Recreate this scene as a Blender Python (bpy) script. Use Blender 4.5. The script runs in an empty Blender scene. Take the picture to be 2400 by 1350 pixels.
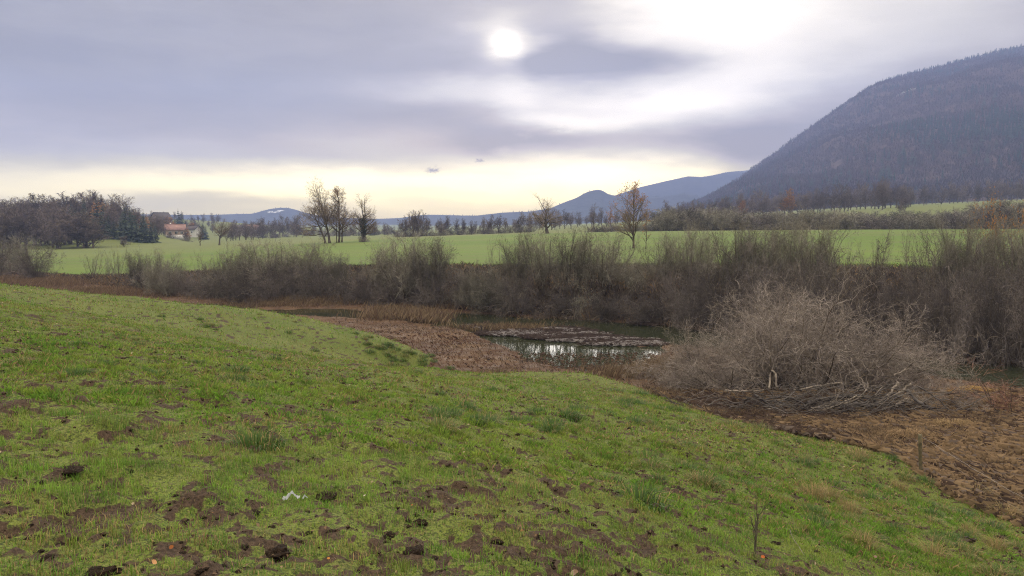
import bpy, math, time
import numpy as np
from mathutils import Vector

T0 = time.time()
SC = bpy.context.scene
COL = SC.collection

# ------------------------------------------------------------------ camera, sky, sun, exposure
F_PX = 1779.0                      # focal length in pixels of the 2400 px wide photograph
PITCH = math.atan(155.0 / F_PX)    # the horizon lies 155 px above the middle
cam_d = bpy.data.cameras.new('camera')
cam = bpy.data.objects.new('camera', cam_d)
COL.objects.link(cam)
cam_d.sensor_width = 36.0
cam_d.lens = 36.0 * F_PX / 2400.0
cam_d.clip_start = 0.05
cam_d.clip_end = 30000.0
cam.location = (0, 0, 0)
cam.rotation_euler = (math.pi / 2 - PITCH, 0, 0)
SC.camera = cam

SC.render.engine = 'CYCLES'
SC.view_settings.view_transform = 'Standard'
SC.view_settings.look = 'None'
SC.view_settings.gamma = 1.0
SC.view_settings.exposure = 0.4
SC.view_settings.use_curve_mapping = False
cy = SC.cycles
cy.use_denoising = True
cy.denoiser = 'OPENIMAGEDENOISE'
cy.denoising_input_passes = 'RGB_ALBEDO_NORMAL'
cy.denoising_prefilter = 'NONE'
cy.filter_width = 1.1
cy.max_bounces = 8
cy.diffuse_bounces = 3
cy.glossy_bounces = 3
cy.transmission_bounces = 4
cy.transparent_max_bounces = 8
cy.volume_bounces = 1
cy.sample_clamp_indirect = 6.0
cy.caustics_reflective = False
cy.caustics_refractive = False

SUN_EL = math.radians(13.2)
SUN_AZ = math.radians(-0.5)        # from +Y towards +X


def ray(px, py):
    cx = (px - 1200.0) / F_PX
    cyy = (675.0 - py) / F_PX
    c, s = math.cos(PITCH), math.sin(PITCH)
    return np.array([cx, c + cyy * s, -s + cyy * c])


def at(px, py, D):
    d = ray(px, py)
    return d * (D / d[1])


def az_el(px, py):
    d = ray(px, py)
    return math.atan2(d[0], d[1]), math.atan2(d[2], math.hypot(d[0], d[1]))


world = bpy.data.worlds.new('World')
SC.world = world
world.use_nodes = True
wt = world.node_tree
wt.nodes.clear()


class NG:
    """small helper that wires shader nodes"""
    def __init__(self, tree):
        self.t = tree

    def n(self, typ, **kw):
        nd = self.t.nodes.new(typ)
        for k, v in kw.items():
            setattr(nd, k, v)
        return nd

    def put(self, sock, v):
        if isinstance(v, bpy.types.NodeSocket):
            self.t.links.new(v, sock)
        else:
            sock.default_value = v

    def m(self, op, a, b=None, c=None, clamp=False):
        nd = self.n('ShaderNodeMath', operation=op)
        nd.use_clamp = clamp
        self.put(nd.inputs[0], a)
        if b is not None:
            self.put(nd.inputs[1], b)
        if c is not None:
            self.put(nd.inputs[2], c)
        return nd.outputs[0]

    def v(self, op, a, b=None):
        nd = self.n('ShaderNodeVectorMath', operation=op)
        self.put(nd.inputs[0], a)
        if b is not None:
            self.put(nd.inputs[1], b)
        return nd.outputs['Value'] if op in ('DOT_PRODUCT', 'LENGTH') else nd.outputs[0]

    def noise(self, vec, scale, detail=3.0, rough=0.55, dist=0.0, color=False):
        nd = self.n('ShaderNodeTexNoise')
        if vec is not None:
            self.put(nd.inputs['Vector'], vec)
        self.put(nd.inputs['Scale'], scale)
        nd.inputs['Detail'].default_value = detail
        nd.inputs['Roughness'].default_value = rough
        nd.inputs['Distortion'].default_value = dist
        return nd.outputs['Color'] if color else nd.outputs['Fac']

    def mix(self, f, a, b, mode='MIX'):
        nd = self.n('ShaderNodeMix', data_type='RGBA', blend_type=mode)
        self.put(nd.inputs[0], f)
        self.put(nd.inputs[6], a)
        self.put(nd.inputs[7], b)
        return nd.outputs[2]

    def ramp(self, f, stops, interp='LINEAR'):
        nd = self.n('ShaderNodeValToRGB')
        cr = nd.color_ramp
        cr.interpolation = interp
        while len(cr.elements) < len(stops):
            cr.elements.new(0.5)
        for e, (p, c) in zip(cr.elements, stops):
            e.position = p
            e.color = tuple(c) + (1.0,) if len(c) == 3 else c
        self.put(nd.inputs[0], f)
        return nd.outputs[0]

    def rng(self, f, a, b, c=0.0, d=1.0, smooth=True):
        nd = self.n('ShaderNodeMapRange')
        nd.interpolation_type = 'SMOOTHSTEP' if smooth else 'LINEAR'
        self.put(nd.inputs[0], f)
        for i, x in enumerate((a, b, c, d)):
            nd.inputs[i + 1].default_value = x
        return nd.outputs[0]


def build_sky():
    g = NG(wt)
    tc = g.n('ShaderNodeTexCoord')
    d = g.v('NORMALIZE', tc.outputs['Generated'])
    sp = g.n('ShaderNodeSeparateXYZ')
    g.put(sp.inputs[0], d)
    az = g.m('ARCTAN2', sp.outputs[0], sp.outputs[1])
    el = g.m('ARCSINE', sp.outputs[2])
    cb = g.n('ShaderNodeCombineXYZ')
    g.put(cb.inputs[0], az)
    g.put(cb.inputs[1], el)
    ae = cb.outputs[0]
    # wisps: warp the direction with stretched noise
    st = g.v('MULTIPLY', ae, (5.0, 19.0, 1.0))
    w1 = g.v('SUBTRACT', g.noise(st, 1.0, 4.0, 0.55, color=True), (0.5, 0.5, 0.5))
    aw = g.v('ADD', ae, g.v('MULTIPLY', w1, (0.17, 0.045, 0.0)))
    st2 = g.v('MULTIPLY', aw, (7.0, 30.0, 1.0))
    fine = g.noise(st2, 1.0, 5.0, 0.55)
    st3 = g.v('MULTIPLY', aw, (2.2, 9.0, 1.0))
    broad = g.noise(st3, 1.3, 3.0, 0.5)
    # base of the cloud deck over elevation (radians), brighter towards the zenith
    el_n = g.m('DIVIDE', el, 1.5708, clamp=True)
    s2 = g.n('ShaderNodeSeparateXYZ')
    g.put(s2.inputs[0], aw)
    elw = g.m('DIVIDE', s2.outputs[1], 1.5708)
    G = lambda v: (v, v, v)
    base = g.ramp(elw, [(0.0, G(.62)), (.02, G(.56)), (.035, G(.56)), (.06, G(.41)), (.10, G(.32)),
                        (.17, G(.315)), (.26, G(.44)), (.55, G(.8)), (1.0, G(.8))], 'EASE')
    base = g.m('MULTIPLY', base, g.rng(el_n, .16, .6, 1.0, ZEN))
    base = g.m('MULTIPLY', base, g.m('MULTIPLY_ADD', broad, .66, .67))
    base = g.m('MULTIPLY', base, g.m('MULTIPLY_ADD', fine, .62, .69))
    # bright gaps and darker banks: px, py, half-width, half-height, amount
    blobs = [(1185, 106, 30, 28, 1.5), (1188, 108, 62, 50, .40),
             (1690, 40, 210, 75, .60), (2000, -10, 300, 70, .34), (1560, 5, 150, 60, .35), (1790, 140, 130, 60, .40),
             (1690, 205, 170, 40, .55), (1420, 232, 230, 24, .60), (1290, 280, 105, 18, .60), (1440, 285, 120, 17, .50),
             (1560, 255, 120, 30, .5), (1100, 198, 110, 18, .45), (1210, 225, 60, 30, .4), (900, 205, 120, 20, .16),
             (1090, 432, 300, 44, .75), (1420, 395, 150, 46, .9), (1330, 440, 260, 34, .35), (760, 428, 230, 26, .6),
             (420, 426, 260, 24, .42), (60, 428, 260, 20, .30), (-300, 425, 300, 25, .3), (1580, 430, 90, 26, .4),
             (1180, 380, 120, 20, .25), (850, 330, 150, 22, .12), (430, 345, 190, 14, .09), (1120, 20, 110, 50, .14),
             (2250, 60, 240, 60, .16), (2150, 330, 160, 60, .10),
             (1330, 95, 70, 46, -.16), (1450, 150, 170, 34, -.26), (1620, 140, 90, 18, -.16), (1230, 165, 120, 22, -.12),
             (1080, 275, 120, 40, -.13), (1230, 340, 130, 26, -.30), (1560, 330, 240, 30, -.16), (1740, 300, 200, 40, -.10),
             (1300, 448, 70, 12, -.22), (300, 452, 260, 7, -.16), (620, 468, 240, 7, -.14), (1010, 452, 120, 7, -.16), (1150, 412, 90, 8, -.22), (880, 402, 120, 9, -.20), (500, 404, 160, 9, -.16), (800, 380, 260, 16, -.12), (250, 150, 500, 100, -.05), (1690, 375, 160, 30, -.2)]
    acc = base
    for px, py, sx, sy, amp in blobs:
        a0, e0 = az_el(px, py)
        q = g.v('MULTIPLY', g.v('SUBTRACT', aw if amp < 1.45 else ae, (a0, e0, 0.0)), (F_PX / sx * .8, F_PX / sy * .8, 0.0))
        e = g.m('EXPONENT', g.m('MULTIPLY', g.v('DOT_PRODUCT', q, q), -1.0))
        if amp > 1.45:                       # thin cloud drifts across the sun
            e = g.m('MULTIPLY', e, g.m('MULTIPLY_ADD', fine, 1.6, -.15))
        acc = g.m('MULTIPLY_ADD', e, amp, acc)
    # small ragged scraps of low cloud
    sc = g.v('MULTIPLY', ae, (150.0, 210.0, 1.0))
    rag = g.v('SUBTRACT', g.noise(sc, 1.0, 4.0, 0.6, color=True), (0.5, 0.5, 0.5))
    ar = g.v('ADD', ae, g.v('MULTIPLY', rag, (0.020, 0.013, 0.0)))
    for px, py, sx, sy, amp in [(1014, 400, 10, 5, -1.0), (1123, 376, 6, 2.6, -.6), (1312, 303, 24, 4, -.16),
                                (1228, 317, 18, 7, .10), (1178, 353, 14, 7, .10)]:
        a0, e0 = az_el(px, py)
        q = g.v('MULTIPLY', g.v('SUBTRACT', ar, (a0, e0, 0.0)), (F_PX / sx * .8, F_PX / sy * .8, 0.0))
        e = g.m('EXPONENT', g.m('MULTIPLY', g.v('DOT_PRODUCT', q, q), -1.0))
        acc = g.m('MULTIPLY_ADD', e, amp, acc)
    lum = g.m('MAXIMUM', acc, 0.24)
    # thin cloud is warm white near the horizon, thick cloud is lavender grey
    grey = g.ramp(g.m('DIVIDE', el, 1.5708, clamp=True), [(0.0, (1.06, .98, .78)), (.013, (1.08, .98, .76)), (.064, (1.44, .97, .40)), (.105, (1.00, .76, .40)),
                                                         (.17, (.98, .80, .56)), (.5, (1.03, 1.0, .94))])
    grey = g.mix(g.noise(st3, .9, 2.0), grey, (1.01, .985, 1.03, 1))
    lit = g.mix(g.rng(el, .02, .14), (1.24, 1.02, .46, 1), (1.06, .95, .76, 1))
    tint = g.mix(g.rng(lum, .40, .70), grey, lit)
    cloud = g.v('SCALE', tint)
    nd = cloud.node
    g.put(nd.inputs['Scale'], lum)
    sky = g.n('ShaderNodeTexSky', sky_type='NISHITA')
    sky.sun_disc = False
    sky.sun_elevation = SUN_EL
    sky.sun_rotation = SUN_AZ
    bg1 = g.n('ShaderNodeBackground')
    g.put(bg1.inputs[0], sky.outputs[0])
    bg1.inputs[1].default_value = 0.06
    bg2 = g.n('ShaderNodeBackground')
    g.put(bg2.inputs[0], cloud)
    bg2.inputs[1].default_value = 1.0
    mx = g.n('ShaderNodeMixShader')
    mx.inputs[0].default_value = 0.94        # cloud cover over the clear sky
    g.put(mx.inputs[1], bg1.outputs[0])
    g.put(mx.inputs[2], bg2.outputs[0])
    out = g.n('ShaderNodeOutputWorld')
    g.put(out.inputs[0], mx.outputs[0])


ZEN = 3.5
build_sky()

sun_d = bpy.data.lights.new('sun', 'SUN')
sun_d.energy = 1.5
sun_d.angle = math.radians(36.0)   # light spread wide by the cloud
sun_d.color = (1.0, 0.93, 0.82)
sun = bpy.data.objects.new('sun', sun_d)
COL.objects.link(sun)
sdir = Vector((math.sin(SUN_AZ) * math.cos(SUN_EL), math.cos(SUN_AZ) * math.cos(SUN_EL), math.sin(SUN_EL)))
sun.rotation_euler = sdir.to_track_quat('Z', 'Y').to_euler()


# ------------------------------------------------------------------ helpers
def tag(o, label=None, cat=None, group=None, kind=None):
    if label:
        o['label'] = label
    if cat:
        o['category'] = cat
    if group:
        o['group'] = group
    if kind:
        o['kind'] = kind
    return o


def mesh(name, V, faces, mats=(), col=None, smooth=False, attrs=None):
    """V (n,3); faces: list of (m,k) index arrays"""
    me = bpy.data.meshes.new(name)
    V = np.ascontiguousarray(V, dtype=np.float32)
    faces = [np.asarray(f, dtype=np.int32) for f in faces if len(f)]
    me.vertices.add(len(V))
    me.vertices.foreach_set('co', V.ravel())
    nl = sum(f.size for f in faces)
    npol = sum(len(f) for f in faces)
    me.loops.add(nl)
    me.loops.foreach_set('vertex_index', np.concatenate([f.ravel() for f in faces]))
    me.polygons.add(npol)
    tot = np.concatenate([np.full(len(f), f.shape[1], dtype=np.int32) for f in faces])
    start = np.concatenate([[0], np.cumsum(tot)[:-1]]).astype(np.int32)
    me.polygons.foreach_set('loop_start', start)
    if smooth:
        me.polygons.foreach_set('use_smooth', np.ones(npol, dtype=bool))
    if col is not None:
        a = me.color_attributes.new('Col', 'FLOAT_COLOR', 'POINT')
        c = np.ones((len(V), 4), dtype=np.float32)
        c[:, :3] = col
        a.data.foreach_set('color', c.ravel())
    for k, v in (attrs or {}).items():
        a = me.attributes.new(k, 'FLOAT', 'POINT')
        a.data.foreach_set('value', np.ascontiguousarray(v, dtype=np.float32))
    for m_ in mats:
        me.materials.append(m_)
    me.update()
    me.validate()
    return me


def obj(name, me, parent=None, loc=None, rotz=0.0, scale=None):
    o = bpy.data.objects.new(name, me)
    COL.objects.link(o)
    if parent is not None:
        o.parent = parent
    if loc is not None:
        o.location = loc
    if rotz:
        o.rotation_euler = (0, 0, rotz)
    if scale is not None:
        o.scale = scale if hasattr(scale, '__len__') else (scale,) * 3
    return o


def empty(name, loc, rotz=0.0, scale=1.0):
    o = bpy.data.objects.new(name, None)
    COL.objects.link(o)
    o.empty_display_size = 0.2
    o.location = loc
    o.rotation_euler = (0, 0, rotz)
    o.scale = scale if hasattr(scale, '__len__') else (scale,) * 3
    return o


class Kind:
    """one kind of thing as named part meshes; put() makes the thing and links every part"""
    def __init__(self, name, parts):
        self.name, self.parts = name, parts

    def put(self, loc, rotz=0.0, scale=1.0, label=None, cat=None, group=None):
        r = empty(self.name, loc, rotz, scale)
        tag(r, label, cat, group)
        for pn, me in self.parts:
            obj(pn, me, r)
        return r


def hash2(ix, iy, seed):
    h = (ix.astype(np.int64) * 374761393 + iy.astype(np.int64) * 668265263 + seed * 974711) & 0xFFFFFFFF
    h = ((h ^ (h >> 13)) * 1274126177) & 0xFFFFFFFF
    h = h ^ (h >> 16)
    return (h & 0xFFFFFF) / float(0xFFFFFF)


def vnoise(x, y, seed=0):
    x = np.asarray(x, float)
    y = np.asarray(y, float)
    ix, iy = np.floor(x), np.floor(y)
    fx, fy = x - ix, y - iy
    fx = fx * fx * (3 - 2 * fx)
    fy = fy * fy * (3 - 2 * fy)
    ix = ix.astype(np.int64)
    iy = iy.astype(np.int64)
    a = hash2(ix, iy, seed) * (1 - fx) + hash2(ix + 1, iy, seed) * fx
    b = hash2(ix, iy + 1, seed) * (1 - fx) + hash2(ix + 1, iy + 1, seed) * fx
    return a * (1 - fy) + b * fy


def fbm(x, y, seed=0, octv=4, gain=0.5):
    s = np.zeros_like(np.asarray(x, float))
    amp, tot, f = 1.0, 0.0, 1.0
    for i in range(octv):
        s = s + amp * vnoise(np.asarray(x) * f + 17.3 * i, np.asarray(y) * f - 9.1 * i, seed + i)
        tot += amp
        amp *= gain
        f *= 2.03
    return s / tot


def sstep(a, b, x):
    t = np.clip((x - a) / (b - a), 0, 1)
    return t * t * (3 - 2 * t)


def unit(v):
    return v / np.maximum(np.linalg.norm(v, axis=-1, keepdims=True), 1e-9)


def tps_fit(P, z, lam=1e-3):
    n = len(P)
    r = np.linalg.norm(P[:, None] - P[None], axis=-1)
    K = np.where(r > 0, r * r * np.log(np.maximum(r, 1e-12)), 0) + lam * np.eye(n)
    Q = np.c_[np.ones(n), P]
    A = np.block([[K, Q], [Q.T, np.zeros((3, 3))]])
    s = np.linalg.solve(A, np.r_[z, 0, 0, 0])

    def f(X):
        X = np.atleast_2d(X)
        out = np.empty(len(X))
        for i in range(0, len(X), 20000):
            x = X[i:i + 20000]
            rr = np.linalg.norm(x[:, None] - P[None], axis=-1)
            KK = np.where(rr > 0, rr * rr * np.log(np.maximum(rr, 1e-12)), 0)
            out[i:i + 20000] = KK @ s[:n] + s[n] + x @ s[n + 1:]
        return out
    return f


# ------------------------------------------------------------------ materials
def mat_new(name):
    m_ = bpy.data.materials.new(name)
    m_.use_nodes = True
    nt = m_.node_tree
    nt.nodes.clear()
    return m_, NG(nt)


def finish(g, shader, disp=None):
    out = g.n('ShaderNodeOutputMaterial')
    g.put(out.inputs[0], shader)


def pbsdf(g, color, rough=0.85, normal=None, spec=0.3):
    b = g.n('ShaderNodeBsdfPrincipled')
    g.put(b.inputs['Base Color'], color)
    g.put(b.inputs['Roughness'], rough)
    g.put(b.inputs['Specular IOR Level'], spec)
    if normal is not None:
        g.put(b.inputs['Normal'], normal)
    return b.outputs[0]


def bump(g, h, dist, strength=1.0):
    b = g.n('ShaderNodeBump')
    b.inputs['Distance'].default_value = dist
    b.inputs['Strength'].default_value = strength
    g.put(b.inputs['Height'], h)
    return b.outputs[0]


def C(r, g_, b):
    return (r, g_, b, 1.0)


def mat_wood(name, c1, c2, scale=6.0, rnd=0.25, rough=0.9):
    """bark or twigs: two tones of noise and a shift from plant to plant"""
    m_, g = mat_new(name)
    tc = g.n('ShaderNodeTexCoord')
    oi = g.n('ShaderNodeObjectInfo')
    f = g.noise(tc.outputs['Object'], scale, 3.0)
    col = g.mix(g.rng(f, .35, .65), C(*c1), C(*c2))
    k = g.m('MULTIPLY_ADD', oi.outputs['Random'], 2 * rnd, 1.0 - rnd)
    nd = g.v('SCALE', col)
    g.put(nd.node.inputs['Scale'], k)
    finish(g, pbsdf(g, nd, rough, spec=0.15))
    return m_


def mat_leafy(name, c1, c2, trans=0.35, scale=3.0, rnd=0.2):
    m_, g = mat_new(name)
    tc = g.n('ShaderNodeTexCoord')
    oi = g.n('ShaderNodeObjectInfo')
    f = g.noise(tc.outputs['Object'], scale, 2.0)
    col = g.mix(g.rng(f, .35, .65), C(*c1), C(*c2))
    k = g.m('MULTIPLY_ADD', oi.outputs['Random'], 2 * rnd, 1.0 - rnd)
    nd = g.v('SCALE', col)
    g.put(nd.node.inputs['Scale'], k)
    tr = g.n('ShaderNodeBsdfTranslucent')
    g.put(tr.inputs[0], nd)
    mx = g.n('ShaderNodeMixShader')
    mx.inputs[0].default_value = trans
    g.put(mx.inputs[1], pbsdf(g, nd, .7, spec=.25))
    g.put(mx.inputs[2], tr.outputs[0])
    finish(g, mx.outputs[0])
    return m_


def mat_blades(name, trans=0.45, spec=0.25, rough=.6):
    m_, g = mat_new(name)
    at_ = g.n('ShaderNodeAttribute', attribute_name='Col')
    tr = g.n('ShaderNodeBsdfTranslucent')
    g.put(tr.inputs[0], at_.outputs['Color'])
    mx = g.n('ShaderNodeMixShader')
    mx.inputs[0].default_value = trans
    g.put(mx.inputs[1], pbsdf(g, at_.outputs['Color'], rough, spec=spec))
    g.put(mx.inputs[2], tr.outputs[0])
    finish(g, mx.outputs[0])
    return m_


M_BLADE = mat_blades('grass_blade')
M_REED = mat_blades('dry_reed', .3, .03, .8)
M_BARK = mat_wood('bark_grey_brown', (.075, .060, .048), (.14, .115, .092), 5.0, .15)
M_TWIG = mat_wood('twigs_brown', (.15, .112, .082), (.22, .17, .125), 2.0, .2)
M_TWIG_OLIVE = mat_wood('twigs_olive', (.130, .121, .098), (.230, .215, .180), .8, .3)
M_TWIG_PURPLE = mat_wood('twigs_purple_brown', (.080, .069, .067), (.170, .148, .138), .6, .38)
M_TWIG_PALE = mat_wood('twigs_pale', (.18, .152, .138), (.33, .283, .255), .9, .1)
M_TWIG_FAR = mat_wood('twigs_far', (.105, .084, .076), (.155, .125, .112), .4, .28)
M_TWIG_RUST = mat_wood('twigs_rusty', (.17, .10, .065), (.23, .135, .085), .4, .2)
M_LEAF_ORANGE = mat_leafy('orange_leaves', (.28, .135, .050), (.38, .20, .075), .4)
M_NEEDLE = mat_leafy('spruce_needles', (.022, .034, .024), (.036, .052, .034), .1, 1.0, .2)
M_LARCH = mat_leafy('larch_needles', (.22, .105, .035), (.30, .15, .05), .25, .6, .2)
M_IVY = mat_leafy('ivy_leaves', (.030, .040, .022), (.05, .06, .03), .2, 2.0, .1)


# ------------------------------------------------------------------ terrain
WATER = -7.20
z_from = lambda px, py, D: float(at(px, py, D)[2])
U = lambda px: (px - 1200.0) / F_PX

# near slope
pts = []
for u in (-1.1, -.8, -.5, -.25, 0, .25, .5, .8, 1.1):
    s = .165 + .1985 * u + .068 * u * u
    for D in (1.5, 4, 8, 12):
        pts.append((u * D, D, -1.3 - s * D))
for X, Y in ((-14, -8), (-6, -8), (0, -8), (6, -8), (14, -8), (0, 0), (-12, 0), (12, 0), (-3, -2), (3, -2)):
    pts.append((X, Y, -1.3 - .165 * Y - .1985 * X * (1 if abs(X) < 8 else .9)))
crest = [(-500, 668, 47), (0, 687, 45), (150, 702, 45), (300, 723, 45), (450, 731, 43.5), (600, 733, 43), (700, 746, 42),
         (800, 766, 40), (900, 797, 38), (990, 826, 38), (1060, 884, 31.5), (1150, 884, 32), (1250, 881, 32.5), (1400, 887, 31.5),
         (1500, 913, 29.2), (1600, 965, 25.8), (1750, 1003, 23.6), (1950, 1042, 21.6), (2060, 1066, 20.6), (2158, 1118, 19.6),
         (2400, 1245, 16.2), (2900, 1450, 12)]
for px, py, D in crest:
    p = at(px, py, D)
    pts.append(tuple(p))
for px, D, z in ((-500, 62, -8.3), (0, 60, -8.2), (300, 58, -8.3), (600, 55, -8.3), (800, 50, -8.3), (950, 45, -8.1), (1060, 39, -7.9),
                 (1030, 34.3, -7.28), (985, 34.2, -7.2), (1250, 38.5, -7.9), (1500, 35, -7.9), (1750, 29, -7.8), (2060, 26, -7.8), (2400, 21, -7.6), (2900, 16, -7.4)):
    pts.append((U(px) * D, D, z))
pts = np.array(pts)
H1 = tps_fit(pts[:, :2], pts[:, 2], 1e-2)
CR_U = np.array([U(c[0]) for c in crest])
CR_D = np.array([c[2] for c in crest])

foot = [(-1200, 628), (-500, 632), (0, 643), (150, 663), (250, 673), (350, 688), (500, 697), (700, 707), (850, 715), (1000, 724), (1200, 738),
        (1500, 756), (1700, 777), (1950, 806), (2200, 835), (2400, 852), (2900, 885)]
FT_U = np.array([U(a) for a, b in foot])
FT_D = np.array([WATER / ray(a, b)[2] * ray(a, b)[1] for a, b in foot])
top = [(-1200, 130), (-500, 126), (0, 114), (150, 101), (250, 95), (400, 89), (600, 82), (850, 72.5), (1100, 68.5), (1500, 65), (2100, 60), (2400, 55), (2900, 52)]
TP_U = np.array([U(a) for a, b in top])
TP_D = np.array([b for a, b in top])

fld = [(-1200, 640, 130), (-500, 640, 126), (0, 636, 114), (150, 645, 101), (250, 648, 95), (400, 640, 89), (600, 632, 82), (850, 620, 72.5), (1100, 624, 68.5),
       (1500, 620, 65), (2100, 624, 60), (2400, 640, 55), (2900, 650, 52),
       (120, 617, 128), (150, 600, 160), (-300, 600, 170), (450, 605, 118), (600, 595, 110), (350, 590, 190), (100, 586, 210), (-300, 588, 215), (350, 577, 290), (515, 574, 230),
       (410, 573, 340), (560, 571, 260), (650, 556, 330), (600, 562, 330), (480, 570, 300),
       (770, 567, 150), (855, 568, 150), (950, 590, 100), (950, 555, 215), (1100, 550, 205), (1280, 547, 172), (1280, 590, 92),
       (1485, 585, 100), (1485, 543, 165), (1600, 540, 160), (2000, 537, 150), (2000, 580, 85), (2400, 535, 140), (2400, 580, 85), (2900, 535, 135),
       (1200, 547, 260), (950, 556, 300), (1600, 541, 215), (2000, 539, 195), (2400, 536, 190),
       (1700, 518, 300), (2000, 498, 320), (2300, 481, 320), (2600, 470, 320), (1750, 536, 240), (2300, 512, 245), (2000, 520, 250),
       (1380, 531, 420), (1480, 530, 420), (1300, 540, 300), (650, 547, 520), (900, 549, 520), (300, 560, 480), (440, 545, 560),
       (2000, 490, 440), (2400, 470, 440), (1600, 520, 440), (2900, 450, 440),
       (400, 524, 680), (470, 528, 680), (440, 508, 800), (350, 510, 800), (530, 540, 640), (200, 520, 700), (-300, 520, 700), (700, 541, 900), (1000, 540, 900),
       (1400, 525, 900), (1800, 495, 900), (2400, 470, 900), (0, 520, 1500), (700, 530, 1800), (1300, 526, 1800), (2000, 500, 1800), (2900, 480, 1800)]
fp = np.array([(U(a), math.log(D)) for a, b, D in fld])
fz = np.array([z_from(a, b, D) for a, b, D in fld])
H2raw = tps_fit(fp, fz, 2e-2)


def hillock(X, Y):
    """the low wooded hill on the left"""
    u = X / np.maximum(Y, 1)
    a = sstep(.40 * -1, -.55, u) * 1.0
    return 11.0 * a * sstep(225, 330, Y) * (1 - sstep(420, 600, Y))


# marsh water: outlines seen in the photograph laid on the water level
def on_water(poly):
    out = []
    for px, py in poly:
        d = ray(px, py)
        t = WATER / d[2]
        out.append((d[0] * t, d[1] * t))
    return np.array(out)


POOLS = [[(1005, 729), (1190, 741), (1480, 757), (1700, 779), (1950, 810), (2200, 838), (2450, 858), (2450, 915), (2330, 905), (2200, 885), (2000, 850), (1700, 822), (1560, 808),
          (1545, 852), (1440, 878), (1330, 868), (1230, 850), (1215, 822), (1115, 786), (1090, 770), (990, 757), (930, 742)],
         [(205, 706), (290, 704), (292, 712), (205, 714)], [(320, 712), (400, 707), (402, 717), (300, 720)],
         [(455, 713), (560, 711), (585, 721), (480, 727)], [(600, 727), (800, 724), (880, 735), (860, 744), (640, 738)], [(1075, 884), (1110, 880), (1120, 887), (1080, 890)]]
POOLS = [on_water(p) for p in POOLS]
MATS = [[(1145, 779), (1230, 772), (1340, 768), (1400, 778), (1480, 790), (1555, 800), (1545, 815), (1440, 812), (1300, 802), (1190, 793), (1110, 783)],
        [(1085, 768), (1130, 758), (1200, 768), (1130, 776)], [(1465, 763), (1505, 756), (1535, 762), (1500, 766)],
        [(870, 738), (930, 736), (1005, 742), (990, 755), (905, 750)]]
MATS = [on_water(p) for p in MATS]


def poly_sd(poly, X, Y):
    """signed distance, negative inside"""
    d = np.full(X.shape, 1e9)
    ins = np.zeros(X.shape, bool)
    n = len(poly)
    for i in range(n):
        ax, ay = poly[i]
        bx, by = poly[(i + 1) % n]
        ex, ey = bx - ax, by - ay
        t = np.clip(((X - ax) * ex + (Y - ay) * ey) / (ex * ex + ey * ey), 0, 1)
        d = np.minimum(d, np.hypot(X - ax - t * ex, Y - ay - t * ey))
        c = ((ay > Y) != (by > Y)) & (X < (bx - ax) * (Y - ay) / (by - ay + 1e-12) + ax)
        ins ^= c
    return np.where(ins, -d, d)


def ground(X, Y, full=False):
    """height of the land (X right, Y away from the camera)"""
    shp = np.shape(X)
    X = np.atleast_1d(np.asarray(X, float)).ravel()
    Y = np.atleast_1d(np.asarray(Y, float)).ravel()
    Yc = np.maximum(Y, .5)
    u = np.clip(X / Yc, -1.6, 1.6)
    dft = np.interp(u, FT_U, FT_D)
    dtp = np.interp(u, TP_U, TP_D)
    dcr = np.interp(u, CR_U, CR_D)
    near = Y < dft
    # marsh
    zm = np.full(X.shape, WATER)
    h1 = np.full(X.shape, -9.0)
    z = np.zeros(X.shape)
    sel = (Y < dft + 4) & (Y > 8)
    if sel.any():
        x, y = X[sel], Y[sel]
        sd = np.full(x.shape, 1e9)
        for p in POOLS:
            sd = np.minimum(sd, poly_sd(p, x, y))
        for p in MATS:
            sd = np.maximum(sd, np.minimum(-poly_sd(p, x, y), -.35))
        n = fbm(x * .9, y * .9, 5, 4) - .5
        sd = sd - .30 + 1.3 * (fbm(x * .7, y * .9, 15, 3) - .5)
        n2 = fbm(x * .25, y * .6, 9, 3) - .5
        far_m = sstep(38, 50, y) * (1 - sstep(-.1, .1, x / y))
        zz = WATER + .035 + .05 * (y < 44) + .16 * n + far_m * (.22 * n2 - .03)
        zz = zz + np.clip(sd, -2.0, .5) * .22 + np.clip(sd - .5, 0, 6) * .012
        zm[sel] = np.minimum(zz, WATER + .45)
    sel1 = Y < dcr + 16
    if sel1.any():
        h = H1(np.c_[X[sel1], Y[sel1]])
        h = h - sstep(10, 16, (Y - dcr)[sel1]) * 2.0
        h1[sel1] = h
    k = .22
    hh = np.clip(.5 + .5 * (h1 - zm) / k, 0, 1)
    znear = zm * (1 - hh) + h1 * hh + k * hh * (1 - hh)
    zfar = np.zeros(X.shape)
    if (~near).any():
        s = ~near
        x, y, uu = X[s], Y[s], u[s]
        h2 = H2raw(np.c_[uu, np.log(np.clip(y, 30, 2500))]) + hillock(x, y)
        t = np.clip((y - dft[s]) / np.maximum(dtp[s] - dft[s], 2), 0, 1)
        b = 1 - (1 - t) ** 1.7
        zfar[s] = zm[s] * (1 - b) + h2 * b + (t * (1 - t)) * 1.2 * (fbm(x * .5, y * .5, 31, 3) - .5)
    z = np.where(near, znear, zfar)
    if full:
        return z, h1, zm, dft, dtp, dcr
    return z.reshape(shp) if shp else float(z[0])


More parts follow.
